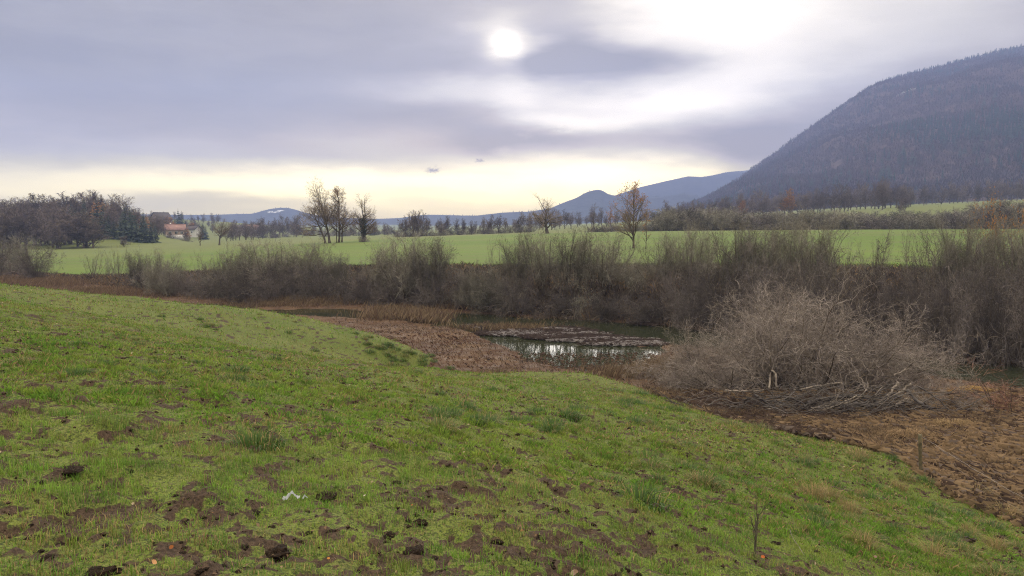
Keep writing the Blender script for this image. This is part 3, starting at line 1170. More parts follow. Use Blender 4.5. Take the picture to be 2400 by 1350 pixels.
def build_mountain_forest():
    rs = np.random.RandomState(4)
    N = 46000
    u = .10 + .72 * rs.rand(N) ** .9
    v = rs.rand(N) ** .95 * 1.02
    X, D, z = mountain_z(u, v)
    zr = np.interp(u, MRU, MRZ)
    ok = zr - np.interp(u, [.0, .3, .7], [-8, 2, 18]) > 8
    # conifer clumps low on the slope and along the skyline
    cl = fbm(X / 150, D / 170, 201, 3)
    pc = .015 + .65 * sstep(.55, .68, cl) * (1 - sstep(.16, .40, v)) + .30 * sstep(.96, 1.0, v) * sstep(.36, .5, u) + .35 * sstep(.60, .72, fbm(X / 90, D / 110, 205, 3)) * sstep(.42, .55, u)
    con = rs.rand(N) < pc
    H = 6.5 + 4.5 * rs.rand(N)
    gap = fbm(X / 90, D / 60, 207, 3) < .22
    ok &= ~gap
    d_ = ok & ~con
    base = np.array([.058, .046, .051])
    alt = np.array([.078, .058, .056])
    gry = np.array([.062, .054, .060])
    k = fbm(X / 120, D / 120, 210, 3)[:, None] * .9 + rs.rand(N)[:, None] * .35
    col = base * (1 - np.clip(k, 0, 1)) + alt * np.clip(k, 0, 1)
    g_ = sstep(.5, .62, fbm(X / 200, D / 150, 215, 2))[:, None]
    col = col * (1 - g_ * .7) + gry * g_ * .7
    V, Fq, cc = fuzzy_trees(rs, X[d_], D[d_], z[d_] - .5, H[d_], H[d_] * .80, col[d_], 7)
    c_ = ok & con
    V2, F2, c2 = cone_trees(rs, X[c_], D[c_], z[c_] - .5, H[c_] * 1.35, H[c_] * .42, np.tile([.026, .040, .034], (int(c_.sum()), 1)))
    me = mesh('forest', np.r_[V, V2], [np.r_[Fq, F2 + len(V)]], [M_FARTREE], col=np.r_[cc, c2])
    tag(obj('forest', me), 'leafless brown woodland with dark conifer clumps covering the big mountain', 'forest', kind='stuff')


build_mountain_forest()


def build_range(name, ridge, D, depth, base_z, mat, seed, teeth=0.0, extra=None):
    us = np.linspace(U(ridge[0][0]), U(ridge[-1][0]), 420)
    ru = np.array([U(a) for a, b in ridge])
    zr = np.interp(us, ru, [z_from(a, b, D) for a, b in ridge])
    k = np.hanning(9)
    zr = np.convolve(np.pad(zr, 4, 'edge'), k / k.sum(), 'valid')
    rs = np.random.RandomState(seed)
    vs = np.r_[np.linspace(0, 1, 26), 1.3]
    rows = []
    for v in vs:
        d = D - depth * (1 - min(v, 1)) + (max(v, 1) - 1) * depth
        x = us * d
        p = .55 * v + .45 * v * v if v <= 1 else 1.0
        z = base_z + (zr - base_z) * min(p, 1.0)
        env = np.clip(v * (1 - v) * 4, 0, 1) if v < 1 else 0
        z = z + env * (zr - base_z) * .35 * (fbm(x / (D * .07), np.full_like(x, d / (D * .10)), seed, 4) - .5)
        if v > 1:
            z = zr - (zr - base_z) * .5
        rows.append(np.c_[x, np.full_like(x, d), z])
    V = np.concatenate(rows)
    nx = len(us)
    i, j = np.meshgrid(np.arange(len(vs) - 1), np.arange(nx - 1), indexing='ij')
    a = (i * nx + j).ravel()
    sn = np.zeros(len(V))
    if extra:
        sn = extra(V)
    me = mesh(name, V, [np.c_[a, a + 1, a + nx + 1, a + nx]], [mat], smooth=True, attrs={'snow': sn})
    o = tag(obj(name, me), kind='structure')
    if teeth:
        n = int((us[-1] - us[0]) * D / teeth * .55)
        uu = us[0] + (us[-1] - us[0]) * rs.rand(n)
        z = np.interp(uu, us, zr)
        keep = fbm(uu * 60, uu * 0, seed + 3, 3) > .42
        uu, z = uu[keep], z[keep]
        dd = D - depth * .012 * rs.rand(len(uu))
        H = teeth * (.35 + 1.0 * rs.rand(len(uu)))
        V, Fq, cc = cone_trees(rs, uu * dd, dd, z - teeth * .35, H, H * .5, np.tile([.030, .036, .034], (len(uu), 1)), 2, 4)
        o2 = obj('ridge_trees', mesh('ridge_trees', V, [Fq], [M_FARTREE], col=cc))
        tag(o2, kind='stuff')
        return o, o2
    return o, None


def snow_left(V):
    px = V[:, 0] / V[:, 1] * F_PX + 1200
    e = (np.arctan2(V[:, 2], V[:, 1]))
    f = lambda x, y: math.atan2(ray(x, y)[2], ray(x, y)[1])
    s = np.zeros(len(V))
    for x, y, sx, sy, am in [(640, 497, 22, 2.5, .8), (660, 493, 14, 2.5, .7), (690, 499, 18, 2, .5), (884, 516, 6, 4, .35)]:
        s = np.maximum(s, am * np.exp(-((px - x) / sx) ** 2 - ((e - f(x, y)) * F_PX / sy) ** 2))
    return s


def snow_right(V):
    zr = V[:, 2]
    return np.clip((zr - 111) / 111, 0, 1) * .66


RANGE_FAR = [(1320, 500), (1440, 458), (1500, 438), (1560, 424), (1610, 413), (1640, 415), (1665, 411), (1700, 403), (1740, 400), (1800, 385), (1900, 370), (2100, 360)]
RANGE_KNOB = [(950, 520), (1120, 505), (1180, 498), (1240, 496), (1290, 488), (1320, 475), (1350, 464), (1370, 452), (1385, 447), (1400, 444), (1412, 447), (1425, 456), (1460, 462),
              (1530, 462), (1560, 460), (1600, 453), (1640, 461), (1700, 475), (1800, 500), (1950, 520)]
RANGE_LEFT = [(-1500, 470), (-600, 478), (0, 494), (250, 500), (330, 502), (450, 504), (520, 503), (570, 501), (595, 502), (620, 493), (645, 488), (670, 486), (690, 489), (720, 500), (760, 507), (820, 511),
              (880, 513), (940, 511), (985, 504), (1020, 503), (1080, 505), (1130, 505), (1180, 506), (1260, 512), (1350, 522), (1450, 532)]
o, t_ = build_range('far_snowy_hills', RANGE_FAR, 2750, 850, -25, M_HILLS, 301, 0, snow_right)
o, t_ = build_range('distant_hills', RANGE_KNOB, 2150, 500, -18, M_HILLS, 311, 5.0)
tag(t_, 'tiny conifers along the skyline of the knobbly blue hill', 'trees')
o, t_ = build_range('low_hills', RANGE_LEFT, 2400, 650, -20, M_HILLS, 321, 4.4, snow_left)
tag(t_, 'tiny treetops along the skyline of the low blue hills', 'trees')

# the haze that turns the far hills blue
def build_haze():
    m_, g = mat_new('haze_air')
    vol = g.n('ShaderNodeVolumePrincipled')
    vol.inputs['Color'].default_value = C(.36, .46, .88)
    vol.inputs['Density'].default_value = 2.9e-4
    vol.inputs['Anisotropy'].default_value = 0.25
    out = g.n('ShaderNodeOutputMaterial')
    g.put(out.inputs['Volume'], vol.outputs[0])
    lo, hi = np.array([-2950, -60, -90.0]), np.array([2950, 2950, 520.0])
    lo[1] = -200
    V = np.array([[x, y, z] for x in (lo[0], hi[0]) for y in (lo[1], hi[1]) for z in (lo[2], hi[2])])
    F_ = [[0, 1, 3, 2], [4, 6, 7, 5], [0, 4, 5, 1], [2, 3, 7, 6], [0, 2, 6, 4], [1, 5, 7, 3]]
    tag(obj('haze', mesh('haze', V, [np.array(F_)], [m_])), kind='stuff')


build_haze()
print('far', round(time.time() - T0, 1))


# ------------------------------------------------------------------ trees on the meadow
RS = np.random.RandomState(77)


def px_m(p):
    """metres per photograph pixel at a point"""
    return p[1] / F_PX


def hero(px, py, D, topy, label, cat='tree', group=None, rotz=0.0, **kw):
    p = at_depth(px, D)
    r_ = ray(px, py)
    top = at(px, topy, D)
    H = top[2] - p[2]
    k = bare_tree(H=H, **kw)
    return k.put(p - np.array([0, 0, .12]), rotz, 1.0, label, cat, group)


# clump of five bare trees left of centre
CL = 'bare trees of the clump on the meadow'
hero(763, 568, 149, 478, 'short bare tree leaning left with long low boughs in the meadow clump', group=CL, seed=11, r=.20, trunk_frac=.70, limbs=10, limb_len=.62, limb_ang=68,
     limb_trop=.02, first=.25, lean=(-1.9, 0), sub=8, twig=7, fine=3, name='bare_tree', thick=.011)
hero(773, 568, 150, 433, 'tall bare tree with round fan crown in the meadow clump', group=CL, seed=12, r=.24, trunk_frac=.55, limbs=20, limb_len=.47, limb_ang=60,
     limb_trop=.08, first=.40, lean=(-1.1, 0), sub=8, twig=8, fine=3, name='bare_tree', thick=.011, leafy=400, leaf_size=.13, leaf_top=.45)
hero(790, 568, 151, 466, 'thinnest bare stem of the meadow clump, between the two tall trees', group=CL, seed=13, r=.10, trunk_frac=.80, limbs=12, limb_len=.18, limb_ang=42, first=.35,
     sub=4, twig=5, fine=2, name='bare_tree', thick=.008)
hero(795, 567, 151, 432, 'tall narrow bare tree with tan topmost twigs in the meadow clump', group=CL, seed=14, r=.20, trunk_frac=.74, limbs=28, limb_len=.33, limb_ang=58, first=.22, lean=(.25, 0),
     limb_trop=.10, sub=8, twig=7, fine=3, name='bare_tree', thick=.011, leafy=600, leaf_size=.13, leaf_top=.45)
hero(802, 567, 152, 480, 'slender bare tree at the right edge of the meadow clump', group=CL, seed=15, r=.15, trunk_frac=.74, limbs=15, limb_len=.50, limb_ang=64, first=.3, lean=(.5, 0),
     limb_trop=.05, sub=7, twig=7, fine=3, name='bare_tree', thick=.011)


def ivy_tree():
    p = at_depth(853, 148)
    H = at(853, 472, 148)[2] - p[2]
    k = bare_tree(seed=21, H=H, r=.30, trunk_frac=.62, limbs=22, limb_len=.40, limb_ang=66, limb_trop=.05, first=.22, sub=8, twig=7, fine=3, name='ivy_clad_tree', thick=.010)
    rs = np.random.RandomState(5)
    n = 1500
    t = rs.rand(n) ** .8 * H * .55
    a = rs.rand(n) * 6.283
    r = .30 + .55 * rs.rand(n) * sstep(0, .5, t / H)
    V, Fq = leaf_cards(rs, np.c_[np.cos(a) * r, np.sin(a) * r, t + .3], .16)
    k.parts.append(('ivy', mesh('ivy', V, [Fq], [M_IVY])))
    k.put(p, 0, 1, 'round bare tree with a dark ivy clad trunk right of the meadow clump', 'tree')
    s = shrub(22, 1.3, 2.4, 26, 40, .15, 8, 5, 2, .010, M_TWIG_PURPLE, name='round_bush', r=.02)
    s.put(at_depth(852, 146.5), 0, (1.15, 1.0, 1.0), 'low dark bush around the foot of the ivy clad tree', 'bush')


ivy_tree()
hero(1283, 548, 172, 460, 'lone gnarled oak with thick trunk and crooked spreading boughs on the meadow', seed=33, r=.42, trunk_frac=.45, limbs=16, limb_len=.58, limb_ang=68,
     limb_trop=.07, first=.34, sub=6, twig=6, fine=3, wig=.26, kink=.12, name='lone_oak', thick=.009, lean=(-.3, 0))
hero(1485, 588, 100, 429, 'slim tree with orange leaves left on its top twigs, behind the riverside shrubs', seed=35, r=.15, trunk_frac=.66, limbs=26, limb_len=.42, limb_ang=46,
     limb_trop=.07, first=.16, sub=7, twig=6, fine=3, wig=.09, kink=.02, name='orange_leaved_tree', thick=.006, leafy=1100, leaf_size=.14, leaf_top=.45)
hero(1513, 590, 98, 500, 'thin bare sapling close to the right of the slim orange leaved tree', seed=36, r=.06, trunk_frac=.85, limbs=12, limb_len=.2, limb_ang=40, first=.2, sub=4, twig=4, fine=2, name='sapling',
     leafy=160, leaf_size=.12)
hero(515, 574, 230, 512, 'lone wide bare tree on the left meadow right of the red roofed house', seed=37, r=.30, trunk_frac=.46, limbs=16, limb_len=.62, limb_ang=60, limb_trop=.12, first=.5,
     sub=6, twig=6, fine=3, name='bare_tree', thick=.014, lean=(.3, 0))
hero(470, 573, 238, 533, 'small upright bare tree between the red roofed house and the lone wide tree', seed=38, r=.16, trunk_frac=.5, limbs=11, limb_len=.42, limb_ang=45, limb_trop=.16, first=.3,
     sub=5, twig=6, fine=3, name='bare_tree', thick=.014)
hero(1391, 536, 300, 484, 'bare tree standing at the hazy meadow edge left of the orange leaved tree', seed=39, r=.28, trunk_frac=.55, limbs=14, limb_len=.36, limb_ang=52, limb_trop=.12, first=.3,
     sub=6, twig=6, fine=3, name='bare_tree', thick=.018, twigm=M_TWIG_FAR)
hero(1338, 536, 340, 502, 'small pale bare tree in the haze between the lone oak and the orange leaved tree', seed=40, r=.22, trunk_frac=.5, limbs=12, limb_len=.40, limb_ang=48, first=.3,
     sub=5, twig=6, fine=3, name='bare_tree', thick=.02, twigm=M_TWIG_FAR)
hero(1430, 536, 260, 487, 'thin rust tinted tree just left of the orange leaved tree', seed=41, r=.15, trunk_frac=.6, limbs=14, limb_len=.3, limb_ang=42, first=.2,
     sub=5, twig=6, fine=3, name='rusty_tree', thick=.015, twigm=M_TWIG_RUST, leafy=300, leaf_size=.22)

# ------------------------------------------------------------------ tree lines, wooded hill
def far_kind(seed, H=10.0, twigm=None, name='bare_tree', thick=.036, **kw):
    a = dict(r=.24, trunk_frac=.55, limbs=14, limb_len=.40, limb_ang=50, limb_trop=.12, first=.14, sub=8, twig=7, fine=2, hero=False)
    a.update(kw)
    return bare_tree(seed=seed, H=H, twigm=twigm or M_TWIG_FAR, thick=thick, name=name, **a)


FAR = [far_kind(101), far_kind(102, limb_len=.50, limb_ang=58), far_kind(103, limbs=18, limb_len=.36), far_kind(104, trunk_frac=.4, limb_len=.52), far_kind(105, limbs=17, limb_len=.42, first=.08)]
FARR = [far_kind(111, twigm=M_TWIG_RUST, name='rusty_tree', leafy=500, leaf_size=.42), far_kind(112, twigm=M_TWIG_RUST, name='rusty_tree', limb_len=.42, leafy=500, leaf_size=.42)]
SPR = [spruce(121), spruce(122, Wd=5.0, whorls=17), spruce(123, H=14, Wd=3.6, whorls=22)]
LAR = [spruce(131, Wd=4.6, whorls=18, name='larch_tree', mat=M_LARCH, sparse=.15), spruce(132, Wd=5.2, whorls=16, name='larch_tree', mat=M_LARCH, sparse=.2)]
LOW = [shrub(141, 3.4, 3.2, 20, 26, .0, 8, 6, 2, .022, M_TWIG_PURPLE, name='hedge_shrub', r=.04), shrub(142, 3.2, 3.6, 22, 32, .05, 8, 6, 2, .022, M_TWIG_OLIVE, name='hedge_shrub', r=.04),
       shrub(143, 3.8, 3.0, 20, 22, .0, 8, 6, 2, .022, M_TWIG_OLIVE, name='hedge_shrub', r=.04)]


def place(kinds, px, D, Hm, base_H, label, cat, group, i, dz=-.2, wide=1.0):
    p = at_depth(px, D)
    s = Hm / base_H
    k = kinds[i % len(kinds)]
    return k.put(p + np.array([0, 0, dz]), RS.rand() * 6.28, (s * wide, s * wide, s), label, cat, group)


def tree_row(kinds, x0, x1, n, D0, D1, h0, h1, baseH, label, cat, group, wide=1.0, seed=0):
    """label: a text, or (text, [(px up to which, text that ends it)]) so that each stretch has its own"""
    r = np.random.RandomState(900 + seed)
    lab_, grp_ = label, group
    for i in range(n):
        px = x0 + (x1 - x0) * (i + r.rand()) / n
        if isinstance(lab_, tuple):
            end = [t for xm, t in lab_[1] if px < xm or xm == lab_[1][-1][0]][0]
            label = lab_[0] + ' ' + end
            group = grp_ + ', ' + end
        place(kinds, px, D0 + (D1 - D0) * r.rand(), h0 + (h1 - h0) * r.rand(), baseH, label, cat, group, r.randint(99), wide=wide)


# middle tree line behind the meadow crest
tree_row(FAR, 942, 1000, 5, 262, 285, 7.0, 9.0, 10, 'tall bare tree in the dense left end of the middle tree line', 'tree', 'tall trees of the middle tree line', seed=1)
tree_row(FAR, 1000, 1250, 15, 265, 320, 4.6, 7.2, 10, ('bare brown tree of the middle tree line,', [(1060, 'next to its tall left end'), (1120, 'left of its middle'), (1180, 'right of its middle'), (1250, 'near the lone oak')]), 'tree', 'middle tree line', seed=2)
tree_row(FAR, 900, 1250, 10, 340, 430, 4.0, 6.5, 10, ('small hazy tree of the farther row,', [(1010, 'behind the left end of the tree line'), (1120, 'behind the middle of the tree line'), (1250, 'left of the lone oak')]), 'tree', 'farther row', seed=3)
tree_row(LOW, 930, 1260, 22, 262, 300, 1.6, 2.8, 3.5, ('low bare scrub', [(1040, 'at the left foot of the middle tree line'), (1150, 'at the centre foot of the middle tree line'), (1260, 'at the right foot of the middle tree line')]), 'shrub', 'scrub', wide=1.5, seed=4)
tree_row(FAR, 1225, 1330, 9, 330, 420, 5.5, 9.0, 10, 'hazy bare tree behind the lone oak', 'tree', 'hazy trees behind the lone oak', seed=5)
tree_row(FAR, 1330, 1560, 18, 440, 560, 6.0, 10.5, 10, ('hazy bare tree in the distance,', [(1400, 'right of the lone oak'), (1480, 'left behind the orange leaved tree'), (1560, 'right behind the orange leaved tree')]), 'tree', 'hazy trees', seed=6)
# left valley
tree_row(FAR, 575, 705, 22, 430, 560, 7, 11.5, 10, ('small hazy tree below', [(620, 'the left foot of the snowy blue hill'), (665, 'the snowy top of the blue hill'), (705, 'the blue hill beside the meadow clump')]), 'tree', 'hazy valley trees', seed=7)
tree_row(FAR, 700, 930, 18, 400, 540, 4.5, 7.5, 10, ('small hazy tree in the valley', [(780, 'behind the left of the meadow clump'), (860, 'between meadow clump and ivy clad tree'), (930, 'right of the ivy clad tree')]), 'tree', 'hazy valley trees', seed=8)
tree_row(FAR, 528, 620, 11, 330, 400, 6, 9.5, 10, 'bare hazy tree standing right behind the lone wide tree of the left meadow', 'tree', 'trees behind the lone wide tree', seed=9)
tree_row(LOW, 560, 930, 30, 400, 520, 2.0, 3.6, 3.5, ('low purple scrub in the hazy valley,', [(650, 'below the snowy blue hill'), (760, 'left behind the meadow clump'), (850, 'right behind the meadow clump'), (930, 'right of the ivy clad tree')]), 'shrub', 'valley scrub', wide=1.7, seed=10)
# right tree line under the mountain
tree_row(FAR, 1560, 1720, 16, 360, 420, 7, 11.0, 10, ('purple brown bare tree of the wood', [(1640, 'at its low left end'), (1720, 'just left of the rust tinted tree')]), 'tree', 'left wood', seed=11)
tree_row(FAR, 1720, 2130, 40, 350, 430, 9.0, 12.8, 10, ('bare brown tree of the wood under the mountain,', [(1800, 'near the smaller rust tinted tree'), (1880, 'near the rusty orange tree'), (1960, 'right of the rusty orange tree'), (2040, 'left of the tallest bare tree'), (2130, 'around the tallest bare tree')]), 'tree', 'wood', seed=12)
tree_row(FAR, 2100, 2420, 26, 430, 560, 9, 14, 10, ('bare purple tree beyond', [(2180, 'the left end of the upper green field'), (2300, 'the middle of the upper green field'), (2420, 'the right end of the upper green field')]), 'tree', 'beyond the upper field', seed=13)
place(FARR, 1846, 345, 11.0, 10, 'rusty orange tree in the wood under the mountain', 'tree', None, 0)
place(FARR, 1740, 352, 8.5, 10, 'smaller rust tinted tree left of the rusty orange one in the wood', 'tree', None, 1)
place(FAR, 2063, 338, 14.0, 10, 'tallest bare tree standing up from the wood under the mountain', 'tree', None, 2, wide=.8)
place(FAR, 2116, 300, 6.2, 10, 'wide bare tree in front of the upper field, right of the wood', 'tree', None, 1, wide=1.25)
place(FAR, 2104, 296, 4.6, 10, 'small bare tree beside the wide one in front of the upper field', 'tree', None, 3)
tree_row(SPR, 2092, 2140, 4, 640, 660, 13, 18, 14, 'dark spruce of the small clump at the mountain foot', 'conifer', 'spruce clump at the mountain foot', seed=14, wide=1.2)
# hedge behind the crest of the right meadow
tree_row(LOW, 1375, 1560, 16, 200, 235, 1.6, 2.6, 3.5, ('low dark scrub at the meadow edge,', [(1460, 'left of the orange leaved tree'), (1560, 'right of the orange leaved tree')]), 'shrub', 'low hedge end', wide=1.4, seed=15)
tree_row(LOW, 1545, 1730, 26, 176, 205, 4.2, 5.6, 3.5, ('tall fine twigged hedge shrub', [(1600, 'at the very start of the tall hedge'), (1660, 'left of the small rust tinted tree'), (1730, 'under the small rust tinted tree')]), 'shrub', 'tall hedge', wide=1.15, seed=16)
tree_row(LOW, 1720, 2330, 74, 176, 220, 3.2, 4.6, 3.5, ('dense dark shrub of the long hedge', [(1790, 'where the tall hedge ends'), (1860, 'below the rusty orange tree'), (1930, 'behind the tallest riverside bush'), (2010, 'left of the meadow window'), (2090, 'above the V forked sapling'), (2160, 'under the wide bare tree'), (2240, 'before the upper green field'), (2330, 'before the orange leaved bush')]), 'shrub', 'long hedge', wide=1.4, seed=17)
tree_row(LOW, 2310, 2430, 16, 176, 205, 5.0, 6.6, 3.5, ('tall dark shrub ending the hedge,', [(2365, 'behind the orange leaves'), (2430, 'cut by the right edge')]), 'shrub', 'hedge end', wide=1.2, seed=18)

# wooded hill on the left: bare trees, spruces, larches
def wooded_hill():
    r = np.random.RandomState(61)
    bands = [(228, 250, 30, -60, 225), (255, 290, 34, -60, 330), (290, 335, 36, -60, 370), (335, 400, 40, -60, 390)]
    for bi, (d0, d1, n, x0, x1) in enumerate(bands):
        for i in range(n):
            px = x0 + (x1 - x0) * (i + r.rand()) / n
            D = d0 + (d1 - d0) * r.rand()
            H = 8.2 + 3.6 * r.rand()
            H *= 1 - .35 * sstep(250, 390, px) * (1 if bi > 1 else .5)
            rank = ('in the front rank', 'in the second rank', 'in the third rank', 'on the skyline')[bi]
            side = [t for xm, t in ((30, 'at its far left'), (100, 'over the round bush'), (170, 'left of its middle'), (230, 'by the golden streak'), (300, 'above the front spruces'), (999, 'at its right end')) if px < xm][0]
            q = fbm(px / 38.0, D / 30.0, 88, 2)
            if (px > 165 and q > .50 and bi >= 1) or (bi == 3 and q > .50) or (px < 140 and bi == 2 and q > .55):
                place(SPR, px, D, H * 1.08, 14, 'dark green spruce %s of the wooded hill, %s' % (rank, side), 'conifer', 'spruces %s, %s' % (rank, side), r.randint(9), wide=1.35)
            elif px > 215 and r.rand() < .26 and bi >= 2:
                place(LAR, px, D, H * 1.0, 14, 'golden brown larch %s of the wooded hill, %s' % (rank, side), 'larch', 'larches %s, %s' % (rank, side), r.randint(9), wide=1.4)
            else:
                place(FAR, px, D, H, 10, 'bare brown tree %s of the wooded hill, %s' % (rank, side), 'tree', 'bare trees %s, %s' % (rank, side), r.randint(9), wide=1.45)
    for px, D, H, kk, i in [(242, 262, 8.5, SPR, 0), (252, 262, 8.0, SPR, 1), (258, 268, 8.6, SPR, 2), (270, 262, 7.4, SPR, 0), (285, 262, 8.6, SPR, 2), (298, 258, 8.2, SPR, 1), (312, 258, 8.9, SPR, 0),
                            (322, 256, 8.4, SPR, 2), (334, 256, 8.6, SPR, 1), (345, 256, 8.0, SPR, 0), (356, 258, 7.8, SPR, 2), (366, 262, 7.0, SPR, 1)]:
        place(kk, px, D, H, 14, 'dark spruce of the front row, ' + ('left end' if px < 262 else 'left half' if px < 305 else 'right half' if px < 340 else 'right end by the house') + ', before the wooded hill', 'conifer', 'front spruces %d' % (0 if px < 262 else 1 if px < 305 else 2 if px < 340 else 3), i, wide=1.4)
    for px, D, H, i in [(226, 305, 9.5, 0), (236, 305, 9.8, 1), (246, 300, 10.2, 0), (258, 300, 9.4, 1), (266, 305, 8.6, 0), (322, 320, 8.0, 1), (332, 322, 7.4, 0)]:
        place(LAR, px, D, H, 14, 'golden orange larch standing in the golden streak of the wooded hill', 'larch', 'larches of the golden streak', i, wide=1.5)
    place(FAR, 224, 352, 13.5, 10, 'tallest bare fan shaped tree on the skyline of the wooded hill', 'tree', None, 1, wide=1.05)
    place(SPR, 236, 352, 12.6, 14, 'tall spruce on the skyline beside the fan shaped tree', 'conifer', None, 1, wide=1.3)
    place(FAR, 292, 236, 3.2, 10, 'very small round bare tree on the grass before the front spruces', 'tree', None, 3, wide=1.5)


wooded_hill()


def mountain_point(px, py):
    u = U(px)
    r_ = ray(px, py)
    v = np.linspace(.0, 1.0, 400)
    X, D, z = mountain_z(np.full(400, r_[0] / r_[1]), v)
    i = int(np.argmax(z / D > r_[2] / r_[1]))
    return np.array([X[i], D[i], z[i]])


def mountain_spruces():
    r = np.random.RandomState(15)
    for cx, cy, sx, sy, n, lab in [(1800, 452, 60, 9, 12, 'low on the left flank of the mountain'), (1930, 440, 70, 12, 12, 'low on the middle of the mountain'), (2000, 420, 40, 10, 7, 'just above the wood on the mountain'),
                                   (2130, 385, 60, 16, 12, 'halfway up the mountain'), (2230, 365, 60, 16, 12, 'in the dark band halfway up the mountain'), (2365, 330, 34, 22, 10, 'high up at the right edge of the mountain'),
                                   (2330, 240, 40, 16, 6, 'near the snow strip high on the mountain')]:
        for i in range(n):
            p = mountain_point(np.clip(cx + sx * r.normal(), 1700, 2440), cy + sy * r.normal())
            s = (12.5 + 6 * r.rand()) / 14.0
            SPR[r.randint(3)].put(p - np.array([0, 0, .6]), r.rand() * 6.28, (s * 1.35, s * 1.35, s), 'dark spruce of the scattered clump ' + lab, 'conifer', 'mountain spruces ' + lab)


mountain_spruces()

# around the house
for px, D, H, kk, bh, i, lab, cat, grp, wd in [
        (421, 520, 18, SPR, 14, 0, 'taller of the two pointed spruces above the red roofed house', 'conifer', None, 1.2),
        (429, 520, 16.5, SPR, 14, 1, 'shorter of the two pointed spruces above the red roofed house', 'conifer', None, 1.5),
        (413, 515, 10, SPR, 14, 2, 'low broad spruce left of the two pointed spruces', 'conifer', None, 1.9),
        (437, 515, 11, SPR, 14, 0, 'low broad spruce right of the two pointed spruces', 'conifer', None, 1.9),
        (477, 430, 10.5, SPR, 14, 1, 'dark spruce behind the small upright tree', 'conifer', 'spruces right of the house', 1.6),
        (484, 432, 8.5, SPR, 14, 2, 'dark spruce behind the small upright tree', 'conifer', 'spruces right of the house', 1.7),
        (400, 470, 10.5, FARR, 10, 0, 'round rusty tree directly above the red roof', 'tree', None, 1.0),
        (408, 472, 8.5, FARR, 10, 1, 'smaller rusty tree above the right end of the red roof', 'tree', None, 1.0),
        (430, 400, 8.0, LAR, 14, 0, 'orange tree at the right gable of the red roofed house', 'tree', None, 1.8),
        (441, 402, 7.5, LAR, 14, 1, 'yellow orange tree left of the small white house', 'tree', None, 1.8),
        (450, 480, 9.5, FARR, 10, 1, 'brownish orange tree behind the small white house', 'tree', None, 1.0),
        (388, 400, 9.0, FAR, 10, 0, 'bare tree crowding the left gable of the red roofed house', 'tree', 'bare trees left of the house', 1.0),
        (380, 380, 9.5, FAR, 10, 1, 'bare tree crowding the left gable of the red roofed house', 'tree', 'bare trees left of the house', 1.0),
        (372, 350, 8.5, FAR, 10, 4, 'bare tree crowding the left gable of the red roofed house', 'tree', 'bare trees left of the house', 1.0),
        (400, 312, 2.6, LOW, 3.5, 0, 'purple bush in front of the red roofed house', 'bush', None, 1.5),
        (438, 318, 2.4, LOW, 3.5, 1, 'purple bush under the right corner of the red roofed house', 'bush', None, 1.3),
        (436, 322, 5.2, FAR, 10, 2, 'thin bare tree before the right corner of the red roofed house', 'tree', None, .7),
        (500, 560, 8.0, FAR, 10, 2, 'hazy bare tree on the slope right of the small white house', 'tree', 'hazy slope trees', 1.1),
        (455, 600, 8.0, FAR, 10, 3, 'hazy bare tree on the slope right of the small white house', 'tree', 'hazy slope trees', 1.1)]:
    place(kk, px, D, H, bh, lab, cat, grp, i, wide=wd)
tree_row(FAR, 330, 520, 20, 640, 760, 6, 10, 10, ('faint hazy tree on the far slope', [(400, 'above the dark roofed house'), (460, 'above the red roofed house'), (520, 'above the lone wide tree')]), 'tree', 'faint slope trees', seed=21)
tree_row(FAR, 355, 480, 14, 450, 560, 6, 9, 10, 'bare tree in the thicket around the two houses', 'tree', 'thicket around the houses', seed=22, wide=1.2)


# ------------------------------------------------------------------ houses
def flat_mat(name, c, rough=.85, n=.08):
    m_, g = mat_new(name)
    P = g.n('ShaderNodeTexCoord').outputs['Object']
    f = g.noise(P, 1.3, 4.0)
    col = g.mix(g.rng(f, .3, .7), C(*[x * (1 - n) for x in c]), C(*[min(1, x * (1 + n)) for x in c]))
    finish(g, pbsdf(g, col, rough, spec=.2))
    return m_


M_PLASTER = flat_mat('plaster_pink', (.44, .33, .29))
M_BRICKW = flat_mat('gable_brick', (.30, .24, .24))
M_WHITE = flat_mat('white_plaster', (.60, .58, .56))
M_ROOF = flat_mat('red_roof_tiles', (.21, .125, .11), .8, .2)
M_DARKROOF = flat_mat('dark_roof', (.06, .05, .05))
M_FRAME = flat_mat('white_frame', (.75, .74, .72))
M_DOOR = flat_mat('brown_door', (.13, .07, .05))
m_, g_ = mat_new('window_glass')
finish(g_, pbsdf(g_, C(.03, .035, .045), .08, spec=.5))
M_GLASS = m_


def boxes(bs):
    parts = []
    for (x0, y0, z0, x1, y1, z1) in bs:
        V = np.array([[x, y, z] for x in (x0, x1) for y in (y0, y1) for z in (z0, z1)], float)
        F_ = np.array([[0, 1, 3, 2], [4, 6, 7, 5], [0, 4, 5, 1], [2, 3, 7, 6], [0, 2, 6, 4], [1, 5, 7, 3]])
        parts.append((V, F_))
    return join(parts)


